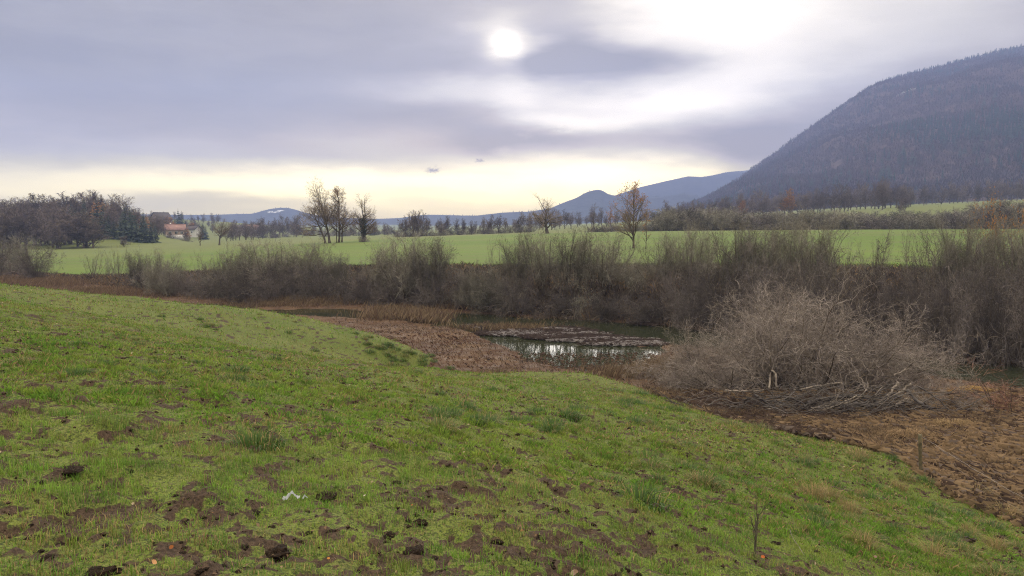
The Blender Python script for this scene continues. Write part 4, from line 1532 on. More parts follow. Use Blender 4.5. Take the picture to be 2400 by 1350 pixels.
def house(px, D, L, Wd, He, rise, rotz, label, wallm, gablem, roofm, wins, doors, low=None, chimney=True, name='house', zoff=0.0):
    """ridge runs along local x; the long front is local -y"""
    p = at_depth(px, D)
    r = empty(name, p + np.array([0, 0, zoff]), rotz)
    tag(r, label, 'house')
    h = L / 2
    w = Wd / 2
    V = np.array([[-h, -w, -1], [h, -w, -1], [h, w, -1], [-h, w, -1], [-h, -w, He], [h, -w, He], [h, w, He], [-h, w, He], [-h, 0, He + rise], [h, 0, He + rise]], float)
    wl = obj('wall', mesh('wall', V, [np.array([[0, 1, 5, 4], [2, 3, 7, 6]])], [wallm]), r)
    gb = obj('gable_wall', mesh('gable_wall', V, [np.array([[3, 0, 4, 8, 7], [1, 2, 6, 9, 5]])], [gablem]), r)
    e, t = .55, .18
    sl = math.hypot(w, rise)
    dy, dz = w + e * w / sl * 1.2, -e * rise / sl * 1.2
    Vr, Fr = [], []
    for s in (-1, 1):
        a = np.array([[-h - e, 0, He + rise + .08], [h + e, 0, He + rise + .08], [h + e, s * dy, He + dz + .08], [-h - e, s * dy, He + dz + .08]])
        Vr.append((np.r_[a, a + [0, 0, t]], np.array([[0, 1, 2, 3], [4, 5, 6, 7], [0, 1, 5, 4], [1, 2, 6, 5], [2, 3, 7, 6], [3, 0, 4, 7]])))
    Vv, Fv = join(Vr)
    rf = obj('roof', mesh('roof', Vv, Fv, [roofm]), r)
    # rows of ridge and eave boards
    Vv, Fv = join([boxes([(-h - e, -.14, He + rise + .20, h + e, .14, He + rise + .34)])][0:1] and [(boxes([(-h - e, -.14, He + rise + .20, h + e, .14, He + rise + .34)])[0], boxes([(-h - e, -.14, He + rise + .20, h + e, .14, He + rise + .34)])[1][0])])
    obj('ridge_cap', mesh('ridge_cap', Vv, Fv, [roofm]), rf)
    if chimney:
        Vv, Fv = boxes([(-h * .55, .25, He + rise * .5, -h * .55 + .6, .85, He + rise + .8)])
        obj('chimney', mesh('chimney', Vv, Fv, [M_WHITE]), rf)
    if low:
        Vv, Fv = boxes([(-h - .003, -w - .06, -1, h + .003, -w - .004, low)])
        obj('plinth', mesh('plinth', Vv, Fv, [M_WHITE]), r)
    for face, c, z0, ww, hh in wins:
        if face == 'f':
            fr = [(c - ww / 2, -w - .10, z0, c + ww / 2, -w + .02, z0 + hh)]
            gl = [(c - ww / 2 + .1, -w - .115, z0 + .1, c - .04, -w - .09, z0 + hh - .1), (c + .04, -w - .115, z0 + .1, c + ww / 2 - .1, -w - .09, z0 + hh - .1)]
        else:
            fr = [(-h - .10, c - ww / 2, z0, -h + .02, c + ww / 2, z0 + hh)]
            gl = [(-h - .115, c - ww / 2 + .1, z0 + .1, -h - .09, c - .04, z0 + hh - .1), (-h - .115, c + .04, z0 + .1, -h - .09, c + ww / 2 - .1, z0 + hh - .1)]
        wn = obj('window', mesh('window', *boxes(fr), [M_FRAME]), r)
        for b in gl:
            obj('pane', mesh('pane', *boxes([b]), [M_GLASS]), wn)
    for face, c, ww, hh in doors:
        b = (c - ww / 2, -w - .08, -.2, c + ww / 2, -w + .02, hh) if face == 'f' else (-h - .08, c - ww / 2, -.2, -h + .02, c + ww / 2, hh)
        obj('door', mesh('door', *boxes([b]), [M_DOOR]), r)
    return r


house(413, 345, 8.0, 6.6, 3.6, 2.2, math.radians(24), 'pale pink house with a red tiled roof at the foot of the wooded hill', M_PLASTER, M_BRICKW, M_ROOF,
      [('f', -2.2, 1.6, 1.2, 1.2), ('f', .4, 1.6, 1.2, 1.2), ('f', 2.6, 1.6, 1.1, 1.2), ('g', -1.6, 3.4, 1.0, 1.1), ('g', 1.6, 3.4, 1.0, 1.1)], [('g', .2, 2.2, 2.4)], low=1.2, zoff=.6)
house(456, 455, 7.0, 6.0, 3.6, 2.0, math.radians(-20), 'small white house among trees, right of the red roofed house', M_WHITE, M_WHITE, M_DARKROOF,
      [('f', -1.6, 1.4, 1.1, 1.2), ('f', 1.4, 1.4, 1.1, 1.2), ('g', 0, 1.6, 1.1, 1.2)], [], chimney=False, zoff=1.6)
house(381, 520, 11.0, 9.0, 4.0, 4.6, math.radians(62), 'dark roofed house with white verge on the slope above the red roofed one', M_BRICKW, M_BRICKW, M_DARKROOF,
      [('g', 0, 2.0, 1.4, 1.4)], [], chimney=False, zoff=5.0)
house(592, 470, 8.0, 7.0, 3.8, 2.4, math.radians(15), 'tiny hazy house with orange roof among the valley trees', M_WHITE, M_WHITE, M_ROOF, [('f', -2, 1.4, 1.1, 1.2), ('f', 2, 1.4, 1.1, 1.2)], [], chimney=False, zoff=1.0)
house(562, 500, 8.0, 7.0, 3.6, 2.2, math.radians(-10), 'tiny hazy pale house left of the orange roofed one in the valley', M_WHITE, M_WHITE, M_DARKROOF, [('f', -2, 1.4, 1.1, 1.2), ('f', 2, 1.4, 1.1, 1.2)], [], chimney=False, zoff=1.0)
print('trees', round(time.time() - T0, 1))


# ------------------------------------------------------------------ shrubs on the far riverbank
UP = [shrub(201 + i, 4.6, 3.0, 36, 22, .0, 13, 7, 3, .008, M_TWIG_OLIVE, r=.055, low=.08) for i in range(3)]
FAN = [shrub(211 + i, 4.0, 3.6, 40, 36, .07, 13, 7, 3, .008, M_TWIG_OLIVE, r=.045, low=.06) for i in range(3)]
TANG = [shrub(221 + i, 3.2, 4.6, 30, 46, .16, 12, 8, 2, .0085, M_TWIG_PURPLE, r=.030, wig=.24, low=.05) for i in range(4)]
BARE = [shrub(261 + i, 4.4, 3.4, 32, 28, .0, 10, 7, 3, .008, M_TWIG_OLIVE, r=.055, low=.52) for i in range(3)]
OPEN = [shrub(231 + i, 4.2, 3.4, 8, 30, .0, 9, 6, 3, .0075, M_TWIG_OLIVE, r=.05, wig=.2) for i in range(2)]
LEAFY = [shrub(241, 4.4, 3.4, 18, 22, .0, 10, 7, 2, .0075, M_TWIG_OLIVE, r=.034, leafy=1300)]
SAPL = [shrub(251, 4.4, 1.6, 3, 9, .0, 9, 4, 2, .0075, M_TWIG_OLIVE, r=.05, wig=.12)]

M_DEADWOOD = mat_wood('weathered_deadwood', (.105, .086, .073), (.215, .182, .155), 4.0, .2)


def dead_stems(k, seed, n=9):
    rs = np.random.RandomState(seed)
    a = rs.rand(n) * 6.283
    tilt = np.radians(25 + 40 * rs.rand(n))
    d = np.c_[np.cos(a) * np.sin(tilt), np.sin(a) * np.sin(tilt), np.cos(tilt)]
    P = np.empty((n, 10, 3))
    P[:, 0] = np.c_[rs.normal(size=n) * .6, rs.normal(size=n) * .6, np.full(n, -.2)]
    ln = 1.8 + 2.0 * rs.rand(n)
    for s in range(1, 10):
        d = unit(d + .16 * rs.normal(size=d.shape) + np.array([0, 0, -.03 - .022 * s]))
        P[:, s] = P[:, s - 1] + d * (ln / 9)[:, None]
    R = (.020 + .022 * rs.rand(n))[:, None] * np.linspace(1, .4, 10)[None]
    P2, R2 = grow(rs, P, R, 3, .3, 1.0, 40, 12, ln * .4, 7, .2, -.02, .6, .35, .010)
    P3, R3 = grow(rs, P2, R2, 3, .3, 1.0, 40, 12, lengths(P2) * .5, 4, .2, .0, .7, .5, .007)
    V, F_ = join([tubes(P, R, 5), tubes(P2, R2, 4), tubes(P3, R3, 3)])
    k.parts.append(('dead_stems', mesh('dead_stems', V, F_, [M_DEADWOOD], smooth=True)))


for i_, k_ in enumerate(TANG):
    dead_stems(k_, 700 + i_)

BANK = [
    # kinds, px, base py, top py, width px, label
    (TANG, -20, 650, 548, 120, 'brown thicket at the far left edge of the marsh'),
    (FAN, 28, 640, 560, 100, 'tall brown bush behind the round bush at the left edge'),
    (TANG, 78, 658, 578, 118, 'rounded dark bush leaning over the marsh at the far left'),
    (OPEN, 218, 652, 588, 66, 'open spreading leafless bush leaning left, first of the row on the marsh edge'),
    (OPEN, 252, 652, 604, 40, 'thin dark bush, second of the row on the left marsh edge'),
    (OPEN, 277, 656, 588, 46, 'upright dark bush with a forked trunk, third of the row on the left marsh edge'),
    (FAN, 316, 660, 594, 56, 'round fine twigged bush, fourth of the row on the left marsh edge'),
    (FAN, 372, 684, 597, 84, 'grey rounded bush below the small red roofed house'),
    (TANG, 335, 676, 640, 110, 'low brown bramble at the foot of the grey rounded bush'),
    (FAN, 405, 690, 618, 90, 'fuller bush behind the grey rounded bush'),
    (TANG, 505, 696, 638, 120, 'low tangle below the bent stemmed bush'),
    (FAN, 540, 694, 606, 90, 'medium bush left of the tall dense one starting the thicket'),
    (TANG, 600, 704, 622, 140, 'dark broad tangle under the two tall dense bushes'),
    (TANG, 848, 702, 640, 90, 'low dark bramble right in the gap of the thicket'),
    (FAN, 1108, 712, 628, 90, 'low rounded bush left of the slender young tree'),
    (TANG, 446, 692, 640, 120, 'low rusty brown thicket left of the crooked twin saplings'),
    (OPEN, 486, 672, 596, 60, 'crooked open bush standing above the low rusty thicket'),
    (OPEN, 524, 668, 592, 56, 'bush with stems bent to the right beside the crooked open bush'),
    (FAN, 574, 696, 578, 116, 'tall dense bush at the left end of the riverside thicket'),
    (UP, 640, 690, 577, 110, 'tall dense bush, second from the left end of the riverside thicket'),
    (UP, 692, 688, 578, 96, 'fine twigged tall bush right below the snowy blue hill'),
    (FAN, 742, 686, 577, 100, 'fan shaped tall bush below the meadow clump of bare trees'),
    (FAN, 796, 672, 604, 66, 'shorter bush with a few pale leaves at the gap in the thicket'),
    (TANG, 560, 706, 640, 130, 'low tangle at the water under the left end of the riverside thicket'),
    (TANG, 650, 708, 628, 150, 'wide dark tangle with radiating stems under the tall bushes'),
    (TANG, 745, 708, 622, 140, 'dark low tangle under the fan shaped bush'),
    (TANG, 822, 706, 638, 110, 'bramble mound on the bank in the gap of the thicket'),
    (TANG, 868, 712, 652, 90, 'small bramble mound by the reeds right of the gap'),
    (FAN, 902, 686, 588, 80, 'low left bush of the rounded group under the ivy clad tree'),
    (UP, 952, 700, 558, 104, 'tall rounded bush in the middle of the group right of the gap'),
    (UP, 1004, 694, 566, 92, 'tall bush under the middle tree line, right of the rounded one'),
    (SAPL, 1030, 640, 545, 34, 'slim sapling with a reddish top sticking out of the riverside bushes'),
    (TANG, 925, 716, 636, 130, 'low grey tangle above the pale reeds'),
    (TANG, 1020, 722, 636, 130, 'low grey tangle at the left end of the dark water'),
    (TANG, 1084, 706, 640, 80, 'dark hollow bramble where the meadow edge shows bare'),
    (SAPL, 1158, 690, 552, 40, 'slender young tree left of the long right thicket'),
    (BARE, 1206, 694, 556, 92, 'fine upright bush at the left end of the long right thicket'),
    (FAN, 1150, 722, 634, 120, 'rounded tangle hanging over the dark water at its left'),
    (BARE, 1276, 700, 549, 112, 'dense upright bush below the lone gnarled oak'),
    (BARE, 1342, 704, 544, 112, 'dense upright bush right of the lone oak'),
    (OPEN, 1420, 690, 540, 120, 'bush with a dark trunk slanting right, left of the orange leaved tree'),
    (BARE, 1400, 700, 556, 110, 'dense bush behind the slanting dark trunk'),
    (TANG, 1210, 738, 650, 140, 'hanging tangle over the water below the left end of the long thicket'),
    (TANG, 1310, 742, 676, 150, 'hanging tangle over the water below the lone oak'),
    (TANG, 1420, 748, 684, 150, 'hanging brown tangle with pale dead stems below the slanting trunk'),
    (BARE, 1478, 700, 598, 96, 'lower bush right under the orange leaved tree'),
    (TANG, 1525, 752, 682, 150, 'pale twigged tangle over the water below the orange leaved tree'),
    (BARE, 1556, 698, 560, 100, 'upright bush just right of the orange leaved tree'),
    (BARE, 1622, 702, 536, 118, 'broad bush with dark stems against the green meadow'),
    (OPEN, 1668, 696, 534, 110, 'open dark stemmed bush against the green meadow'),
    (UP, 1726, 702, 532, 108, 'upright grey bush left of the middle of the right thicket'),
    (UP, 1786, 706, 536, 108, 'upright grey bush at the middle of the right thicket'),
    (FAN, 1846, 706, 534, 112, 'broad grey bush right of the middle of the right thicket'),
    (UP, 1908, 706, 512, 110, 'tallest upright bush before the hedge in the right thicket'),
    (OPEN, 1962, 700, 538, 90, 'dark stemmed bush at the left side of the meadow window'),
    (OPEN, 2044, 668, 546, 60, 'sapling forked like a V in the meadow window'),
    (SAPL, 2054, 672, 556, 30, 'short thin sapling beside the V forked one'),
    (SAPL, 2124, 676, 524, 30, 'straight thin sapling at the right side of the meadow window'),
    (OPEN, 2172, 700, 538, 110, 'dark branching bush right of the meadow window'),
    (UP, 2232, 706, 524, 110, 'grey upright bush left of the orange leaved bush'),
    (FAN, 2292, 706, 540, 110, 'broad grey bush under the orange leaved bush'),
    (LEAFY, 2336, 690, 486, 110, 'bush with orange leaves left at the upper right edge'),
    (UP, 2396, 706, 520, 110, 'tall bush at the right edge before the orange leaves'),
    (FAN, 2450, 706, 540, 110, 'bush cut by the right edge of the view'),
    (TANG, 1600, 764, 640, 150, 'dark tangle at the water left of the big bush'),
    (TANG, 1690, 772, 632, 160, 'dark tangle above the big near bush at its left'),
    (TANG, 1785, 780, 628, 160, 'dark tangle over the crown of the big near bush'),
    (TANG, 1880, 790, 628, 160, 'dark purple tangle right behind the crown of the big near bush'),
    (TANG, 1975, 800, 626, 160, 'dark tangle below the meadow window'),
    (TANG, 2065, 808, 628, 160, 'brown bramble slope below the V forked sapling'),
    (TANG, 2150, 820, 640, 150, 'brown tangle where the rippled water begins'),
    (TANG, 2235, 828, 640, 160, 'wide tangle over the rippled water'),
    (TANG, 2325, 842, 636, 160, 'dark tangle over the right end of the water'),
    (TANG, 2410, 852, 630, 160, 'tangle at the right edge over the water'),
    (TANG, 1640, 728, 628, 130, 'upper brown tangle under the broad dark stemmed bush'),
    (TANG, 1745, 736, 620, 130, 'upper brown tangle under the upright grey bush'),
    (TANG, 1850, 744, 622, 130, 'upper brown tangle under the tallest upright bush'),
    (TANG, 1950, 750, 632, 130, 'upper brown tangle left of the meadow window'),
    (TANG, 2120, 756, 640, 130, 'upper tangle right under the straight thin sapling'),
    (TANG, 2220, 764, 636, 130, 'upper tangle below the dark branching bush'),
    (TANG, 2320, 770, 630, 130, 'upper tangle below the orange leaved bush'),
    (TANG, 2420, 776, 632, 130, 'upper tangle at the right edge'),
    (TANG, 700, 692, 618, 120, 'upper tangle behind the wide dark one with radiating stems'),
    (TANG, 600, 690, 620, 110, 'upper tangle at the left end of the riverside thicket'),
    (TANG, 970, 700, 624, 110, 'upper tangle under the tall rounded bush'),
]


def bank_shrubs():
    r = np.random.RandomState(17)
    for i, (kinds, px, by, ty, wpx, lab) in enumerate(BANK):
        p = land(px, by, 30, 140)
        H = at(px, ty, p[1])[2] - p[2]
        k = kinds[r.randint(len(kinds))]
        s = H / k.h
        w = wpx * px_m(p) / k.w * (1.25 if kinds in (UP, FAN, BARE) else 1.05)
        w = np.clip(w, s * .45, s * 2.2)
        k.put(p, r.rand() * 6.28, (w, w, s), lab, 'shrub' if kinds is not SAPL else 'sapling', 'leafless bushes on the far riverbank')


bank_shrubs()


# ------------------------------------------------------------------ big bush and its dead wood
def big_bush():
    rs = np.random.RandomState(301)
    p0 = land(1900, 962, 15, 40)
    p0 = np.array([p0[0] * (p0[1] + 2.2) / p0[1], p0[1] + 2.2, 0.0])
    p0[2] = max(ground(p0[0], p0[1]), WATER)
    k = px_m(p0)
    n = 120
    # stems spring from a broad base line and arch outwards
    cx_ = np.array([-3.3, -2.1, -1.1, -.2, .7, 1.6, 2.5, 3.4, .2])
    cl = rs.randint(0, 9, n)
    bx = cx_[cl] + rs.normal(size=n) * .30
    by = np.array([.9, 1.6, .4, 1.8, .6, 1.5, .5, 1.2, 2.4])[cl] + rs.normal(size=n) * .30
    K = 12
    P = np.empty((n, K, 3))
    P[:, 0] = np.c_[bx, by * .8 + .3, np.full(n, -.3)]
    a = np.where(rs.rand(n) < .75, np.arctan2(by * .8, bx) + rs.normal(size=n) * .7, rs.rand(n) * 6.28)
    tilt = np.radians(np.clip(22 + 22 * np.abs(rs.normal(size=n)) + 5 * np.abs(bx), 5, 80))
    d = np.c_[np.cos(a) * np.sin(tilt), np.sin(a) * np.sin(tilt), np.cos(tilt)]
    ln = (4.3 - .30 * np.abs(bx + .2)) * (.75 + .45 * rs.rand(n))
    for s in range(1, K):
        d = unit(d + .17 * rs.normal(size=d.shape) + np.array([0, 0, .04 - .16 * s / K]))
        P[:, s] = P[:, s - 1] + d * (ln / (K - 1))[:, None]
    R = (.024 + .030 * rs.rand(n))[:, None] * np.linspace(1, .25, K)[None]
    P2, R2 = grow(rs, P, R, 14, .10, 1.0, 44, 16, ln * .40, 8, .26, .01, .55, .3, .006, prof=lambda t: 1.1 - .5 * t)
    ok = ~((P2[:, :, 2].min(1) < 1.0) & (P2[:, 4, 1] < .2) & (rs.rand(len(P2)) < .85))
    P2, R2 = P2[ok], R2[ok]
    P3, R3 = grow(rs, P2, R2, 8, .1, 1.0, 45, 16, lengths(P2) * .5, 5, .26, -.01, .6, .45, .0048)
    P4, R4 = grow(rs, P3, R3, 3, .15, 1.0, 42, 16, lengths(P3) * .55, 4, .26, .0, .65, .5, .0042)
    r = empty('willow_bush', p0)
    tag(r, 'big sprawling leafless bush with pale tangled twigs on the near shore', 'bush')
    obj('stems', mesh('willow_stems', *tubes_f(P, R, 5), [M_BARK], smooth=True), r)
    V, F_ = join([tubes(P2, R2, 3)])
    obj('branches', mesh('willow_branches', V, F_, [M_TWIG_PALE]), r)
    V, F_ = join([tubes(P3, R3, 2), tubes(P4, R4, 2)])
    o = obj('twigs', mesh('willow_twigs', V, F_, [M_TWIG_PALE]), r)
    return p0


big_bush()


def bent_branch(name, pts, r0, r1, label, mat=None, forks=3, seed=0, group='dead branches piled under the big bush', sub=6):
    """a fallen or standing branch along given points, with short side shoots"""
    rs = np.random.RandomState(seed)
    pts = np.array(pts, float)
    n = 14
    t = np.linspace(0, len(pts) - 1, n)
    i = np.clip(t.astype(int), 0, len(pts) - 2)
    w = (t - i)[:, None]
    # smooth by Catmull-Rom
    pm = np.r_[[2 * pts[0] - pts[1]], pts, [2 * pts[-1] - pts[-2]]]
    a, b, c, d = pm[i], pm[i + 1], pm[i + 2], pm[i + 3]
    P = .5 * (2 * b + (c - a) * w + (2 * a - 5 * b + 4 * c - d) * w ** 2 + (3 * b - a - 3 * c + d) * w ** 3)
    P = P + rs.normal(size=P.shape) * r0 * .35
    o0 = P[0].copy()
    P = (P - o0)[None]
    R = (r0 + (r1 - r0) * np.linspace(0, 1, n))[None]
    # knobbly thickness
    R = R * (1 + .18 * rs.normal(size=R.shape))
    parts = [tubes(P, R, 7)]
    # broken ends
    for e, q in ((0, 1), (n - 1, n - 2)):
        ring = np.arange(7) + e * 7
        Vt = parts[0][0]
        tip = P[0, e] + (P[0, e] - P[0, q]) * .10
        parts.append((np.r_[Vt[ring], [tip]], np.array([[s, (s + 1) % 7, 7] for s in range(7)])))
    V, F_ = join(parts)
    o = obj(name, mesh(name, V, F_, [mat or M_DEADWOOD], smooth=True), loc=o0)
    tag(o, label, 'branch', group)
    if forks:
        P2, R2 = grow(rs, P, R, forks, .3, 1.0, 38, 12, lengths(P) * .35, 7, .2, .0, .5, .3, .006)
        P3, R3 = grow(rs, P2, R2, 3, .3, 1.0, 38, 12, lengths(P2) * .45, 5, .2, .0, .6, .4, .005)
        V, F_ = join([tubes(P2, R2, 4), tubes(P3, R3, 3)])
        obj('side_shoots', mesh('side_shoots', V, F_, [mat or M_DEADWOOD]), o)
    return o


M_DARKWOOD = mat_wood('wet_dark_wood', (.040, .034, .034), (.085, .075, .072), 4.0, .15)


def P3d(px, py, D, lift=0.0):
    return at(px, py, D) + np.array([0, 0, lift])


def dead_wood():
    D0 = land(1960, 975, 15, 40)[1]
    d = lambda py: np.interp(py, [880, 940, 985], [D0 + 1.6, D0 + .6, D0 - .3])
    spec = [
        ([(2105, 897), (2092, 915), (2068, 941)], .055, .045, 'pale broken branch stub pointing up, shorter of the crossing pair', M_DEADWOOD, 0),
        ([(2135, 899), (2112, 917), (2068, 946)], .050, .040, 'pale broken branch pointing up, longer of the crossing pair', M_DEADWOOD, 0),
        ([(1802, 912), (1806, 880), (1812, 871), (1818, 880), (1819, 908)], .045, .040, 'bent pale stem like an upturned U at the left of the woodpile', M_DEADWOOD, 0),
        ([(1890, 942), (1950, 932), (2010, 928), (2058, 938)], .085, .060, 'thick dark log lying across the middle of the woodpile', M_DARKWOOD, 2),
        ([(1950, 946), (2010, 950), (2050, 948), (2080, 930)], .080, .050, 'dark log lying below the thick one', M_DARKWOOD, 2),
        ([(1800, 958), (1850, 968), (1905, 966), (1960, 950), (2008, 928)], .040, .028, 'long pale crooked branch in front of the woodpile at the left', M_DEADWOOD, 4),
        ([(1880, 958), (1985, 945), (2030, 915), (2034, 895)], .035, .020, 'slim branch rising through the woodpile', M_DEADWOOD, 4),
        ([(2128, 915), (2150, 940), (2172, 955), (2178, 958)], .055, .060, 'curved dark branch resting on the short stump', M_DARKWOOD, 2),
        ([(2176, 984), (2176, 970), (2176, 956)], .085, .075, 'short dark stump at the right end of the woodpile', M_DARKWOOD, 0),
        ([(2060, 985), (2100, 972), (2130, 969), (2165, 978), (2194, 983)], .032, .026, 'pale thin branch lying at the right front of the woodpile', M_DEADWOOD, 3),
        ([(2100, 950), (2120, 938), (2126, 936)], .05, .05, 'sawn pale branch end in the woodpile', M_DEADWOOD, 0),
        ([(2095, 880), (2120, 868), (2140, 850)], .035, .02, 'pale arm reaching up right from the bush', M_DEADWOOD, 4),
        ([(1700, 915), (1745, 917), (1790, 914)], .03, .02, 'straight pale stick pointing left out of the bush', M_DEADWOOD, 1),
        ([(1770, 925), (1800, 945), (1850, 975)], .045, .04, 'dark sloping branch at the left foot of the woodpile', M_DARKWOOD, 3),
        ([(1660, 958), (1720, 965), (1790, 975)], .028, .018, 'thin branch lying in the grass at the left foot of the woodpile', M_DEADWOOD, 3),
        ([(1830, 978), (1900, 972), (1980, 980), (2060, 990)], .04, .03, 'long low branch along the front edge of the woodpile', M_DARKWOOD, 4),
        ([(1900, 985), (1960, 960), (2050, 958), (2120, 965)], .045, .03, 'grey branch across the front of the woodpile', M_DEADWOOD, 4),
        ([(2010, 975), (2030, 950), (2070, 905)], .03, .02, 'slender upright branch in the middle front of the woodpile', M_DEADWOOD, 4),
        ([(1960, 1000), (2030, 985), (2110, 990)], .03, .02, 'thin grey branch on the dry grass in front of the woodpile', M_DEADWOOD, 3),
        ([(1860, 915), (1920, 905), (1970, 898), (1976, 920)], .035, .025, 'branch bending down behind the thick log', M_DEADWOOD, 3),
        ([(2150, 905), (2190, 930), (2225, 960)], .03, .02, 'thin branch sloping down at the right of the woodpile', M_DARKWOOD, 3),
        ([(1780, 940), (1840, 930), (1890, 950)], .04, .03, 'dark branch near the bent pale stem', M_DARKWOOD, 3)]
    for i, (pp, r0, r1, lab, mt, fk) in enumerate(spec):
        rs_ = np.random.RandomState(500 + i)
        off = rs_.normal() * .25
        bent_branch('fallen_branch' if 'stump' not in lab else 'stump', [P3d(x, y, d(y) + off + rs_.normal() * .12) for x, y in pp], r0, r1, lab, mt, fk, 400 + i)
    # brushwood too fine to count
    rs_ = np.random.RandomState(88)
    n = 900
    px = np.clip(1930 + 150 * rs_.normal(size=n), 1600, 2240)
    py = 905 + 82 * rs_.rand(n) ** .7
    Q = np.empty((n, 7, 3))
    an = rs_.normal(size=n) * .6
    L = .4 + 1.5 * rs_.rand(n) ** 1.5
    for i in range(n):
        c0 = P3d(px[i], py[i], d(py[i]) + rs_.normal() * .3)
        c0[2] = max(c0[2], ground(c0[0], c0[1]) + .03 + .35 * rs_.rand() ** 2)
        dr = np.array([math.cos(an[i]) * (1 if rs_.rand() < .5 else -1), rs_.normal() * .4, .25 * rs_.normal()])
        q = c0.copy()
        for s in range(7):
            Q[i, s] = q
            dr = unit(dr + rs_.normal(size=3) * .18)
            q = q + dr * L[i] / 6
    V, F_ = join([tubes(Q, (.005 + .018 * rs_.rand(n) ** 2)[:, None] * np.linspace(1, .5, 7)[None], 3)])
    tag(obj('brushwood', mesh('brushwood', V, F_, [M_TWIG_PURPLE])), 'heap of fine dead sticks between the fallen branches', 'brushwood', kind='stuff')


dead_wood()


def side_bushes():
    k = shrub(311, 2.2, 2.6, 11, 38, .10, 8, 5, 2, .0045, M_TWIG_RED, name='red_twigged_bush', r=.016, wig=.2)
    p = land(2392, 968, 10, 40)
    s = (at(2392, 850, p[1])[2] - p[2]) / k.h
    k.put(p, 1.0, (1.3, 1.3, s), 'reddish brown bush cut by the right edge beside the water', 'bush')
    k.put(land(2440, 950, 10, 45), 2.0, 1.0, 'reddish bush just outside the right edge, its twigs reaching in', 'bush')
    k2 = shrub(312, 1.5, 3.0, 26, 50, .2, 9, 6, 3, .005, M_TWIG_PALE, name='low_bush', r=.014, wig=.22)
    p = land(1588, 905, 15, 45)
    k2.put(p, 0, (1.1, 1.1, 1.1), 'low fine twigged bush joining the big bush on its left', 'bush')
    p = land(2230, 960, 15, 45)
    k2.put(p, 2.2, (.8, .8, .8), 'low bush of bent twigs at the right end of the woodpile', 'bush')
    # thin bare sapling in the pasture
    rs = np.random.RandomState(9)
    p = land(1768, 1312, 3, 15)
    H = at(1775, 1165, p[1])[2] - p[2]
    P, R = trunk_line(rs, H * .78, .011, 10, (.03, 0), .03, .6)
    top = P[:, -3:]
    P2, R2 = grow(rs, P, R, 7, .35, 1.0, 42, 8, H * .36, 6, .10, .10, .6, .4, .0022)
    P3, R3 = grow(rs, P2, R2, 3, .3, 1.0, 35, 8, lengths(P2) * .4, 4, .1, .05, .7, .5, .0016)
    r = empty('sapling', p - np.array([0, 0, .03]))
    tag(r, 'thin leafless sapling standing alone in the near pasture', 'sapling')
    obj('trunk', mesh('sapling_trunk', *tubes_f(P, R, 6), [M_TWIG_SAP], smooth=True), r)
    V, F_ = join([tubes(P2, R2, 4), tubes(P3, R3, 3)])
    obj('twigs', mesh('sapling_twigs', V, F_, [M_TWIG_SAP]), r)


M_TWIG_RED = mat_wood('twigs_red_brown', (.14, .070, .055), (.20, .11, .085), .9, .1)
M_TWIG_SAP = mat_wood('sapling_bark', (.060, .055, .038), (.11, .10, .07), 9.0, .05)
side_bushes()


def fence():
    p1 = land(2160, 1116, 8, 30)
    t1 = at(2156, 1020, p1[1])
    w_end = at(2400, 1162, p1[1] - 4.4)
    dv = w_end - t1
    p2t = t1 + dv * 1.5
    p2 = np.array([p2t[0], p2t[1], ground(p2t[0], p2t[1])])
    r = empty('wire_fence', p1)
    tag(r, 'slim wooden fence post with sagging wire running down to the right edge', 'fence')
    rs = np.random.RandomState(3)

    def post(a, b, nm):
        K = 7
        P = np.linspace(0, 1, K)[None, :, None] * (b - a)[None, None] + (a - p1)[None, None]
        P = P + rs.normal(size=P.shape) * .004
        R = np.full((1, K), .048) * (1 + .05 * rs.normal(size=(1, K)))
        V, Fq = tubes(P, R, 8)
        cap = np.arange(8) + (K - 1) * 8
        obj(nm, mesh(nm, V, [Fq, cap[None]], [M_POST], smooth=False), r)
    post(p1 - np.array([0, 0, .35]), t1 + np.array([0, 0, .03]), 'post')
    post(p2 - np.array([0, 0, .35]), p2t + np.array([0, 0, .05]), 'post')

    def wire(a, b, sag, rad, nm, twist):
        K = 60
        t = np.linspace(0, 1, K)
        P = a[None] + (b - a)[None] * t[:, None]
        P[:, 2] -= sag * 4 * t * (1 - t)
        P[:, 2] += .008 * np.sin(t * 61) + .006 * rs.normal(size=K)
        V, F_ = join([tubes((P - p1)[None], np.full((1, K), rad), 5)])
        o = obj(nm, mesh(nm, V, F_, [M_WIRE], smooth=True), r)
        if twist:
            n = 34
            tt = (np.arange(n) + .5) / n
            C_ = a[None] + (b - a)[None] * tt[:, None]
            C_[:, 2] -= sag * 4 * tt * (1 - tt)
            e = unit(rs.normal(size=(n, 3))) * .035
            Q = np.stack([C_ - e, C_ + e], 1) - p1
            V, Fq = tubes(Q, np.full((n, 2), .004), 4)
            obj('barbs', mesh('barbs', V, [Fq], [M_WIRE]), o)
    wire(t1, p2t, .06, .007, 'wire', True)
    wire(t1 + np.array([0, 0, -.16]), p2t + np.array([0, 0, -.30]), .10, .003, 'wire', False)
    # old stake in the marsh
    p = land(1127, 782, 25, 60)
    P = np.array([[[0, 0, -.2], [.03, 0, .25], [.02, .02, .55]]])
    o = obj('stake', mesh('stake', *tubes_f(P, np.array([[.08, .07, .06]]), 6), [M_DARKWOOD], smooth=True), loc=p)
    tag(o, 'short dark stake standing in the reeds at the water edge', 'stake')


M_POST = mat_wood('mossy_post', (.075, .068, .040), (.14, .115, .070), 8.0, .05)
M_WIRE = flat_mat('rusty_wire', (.20, .16, .13), .6, .3)
fence()
print('shrubs', round(time.time() - T0, 1))


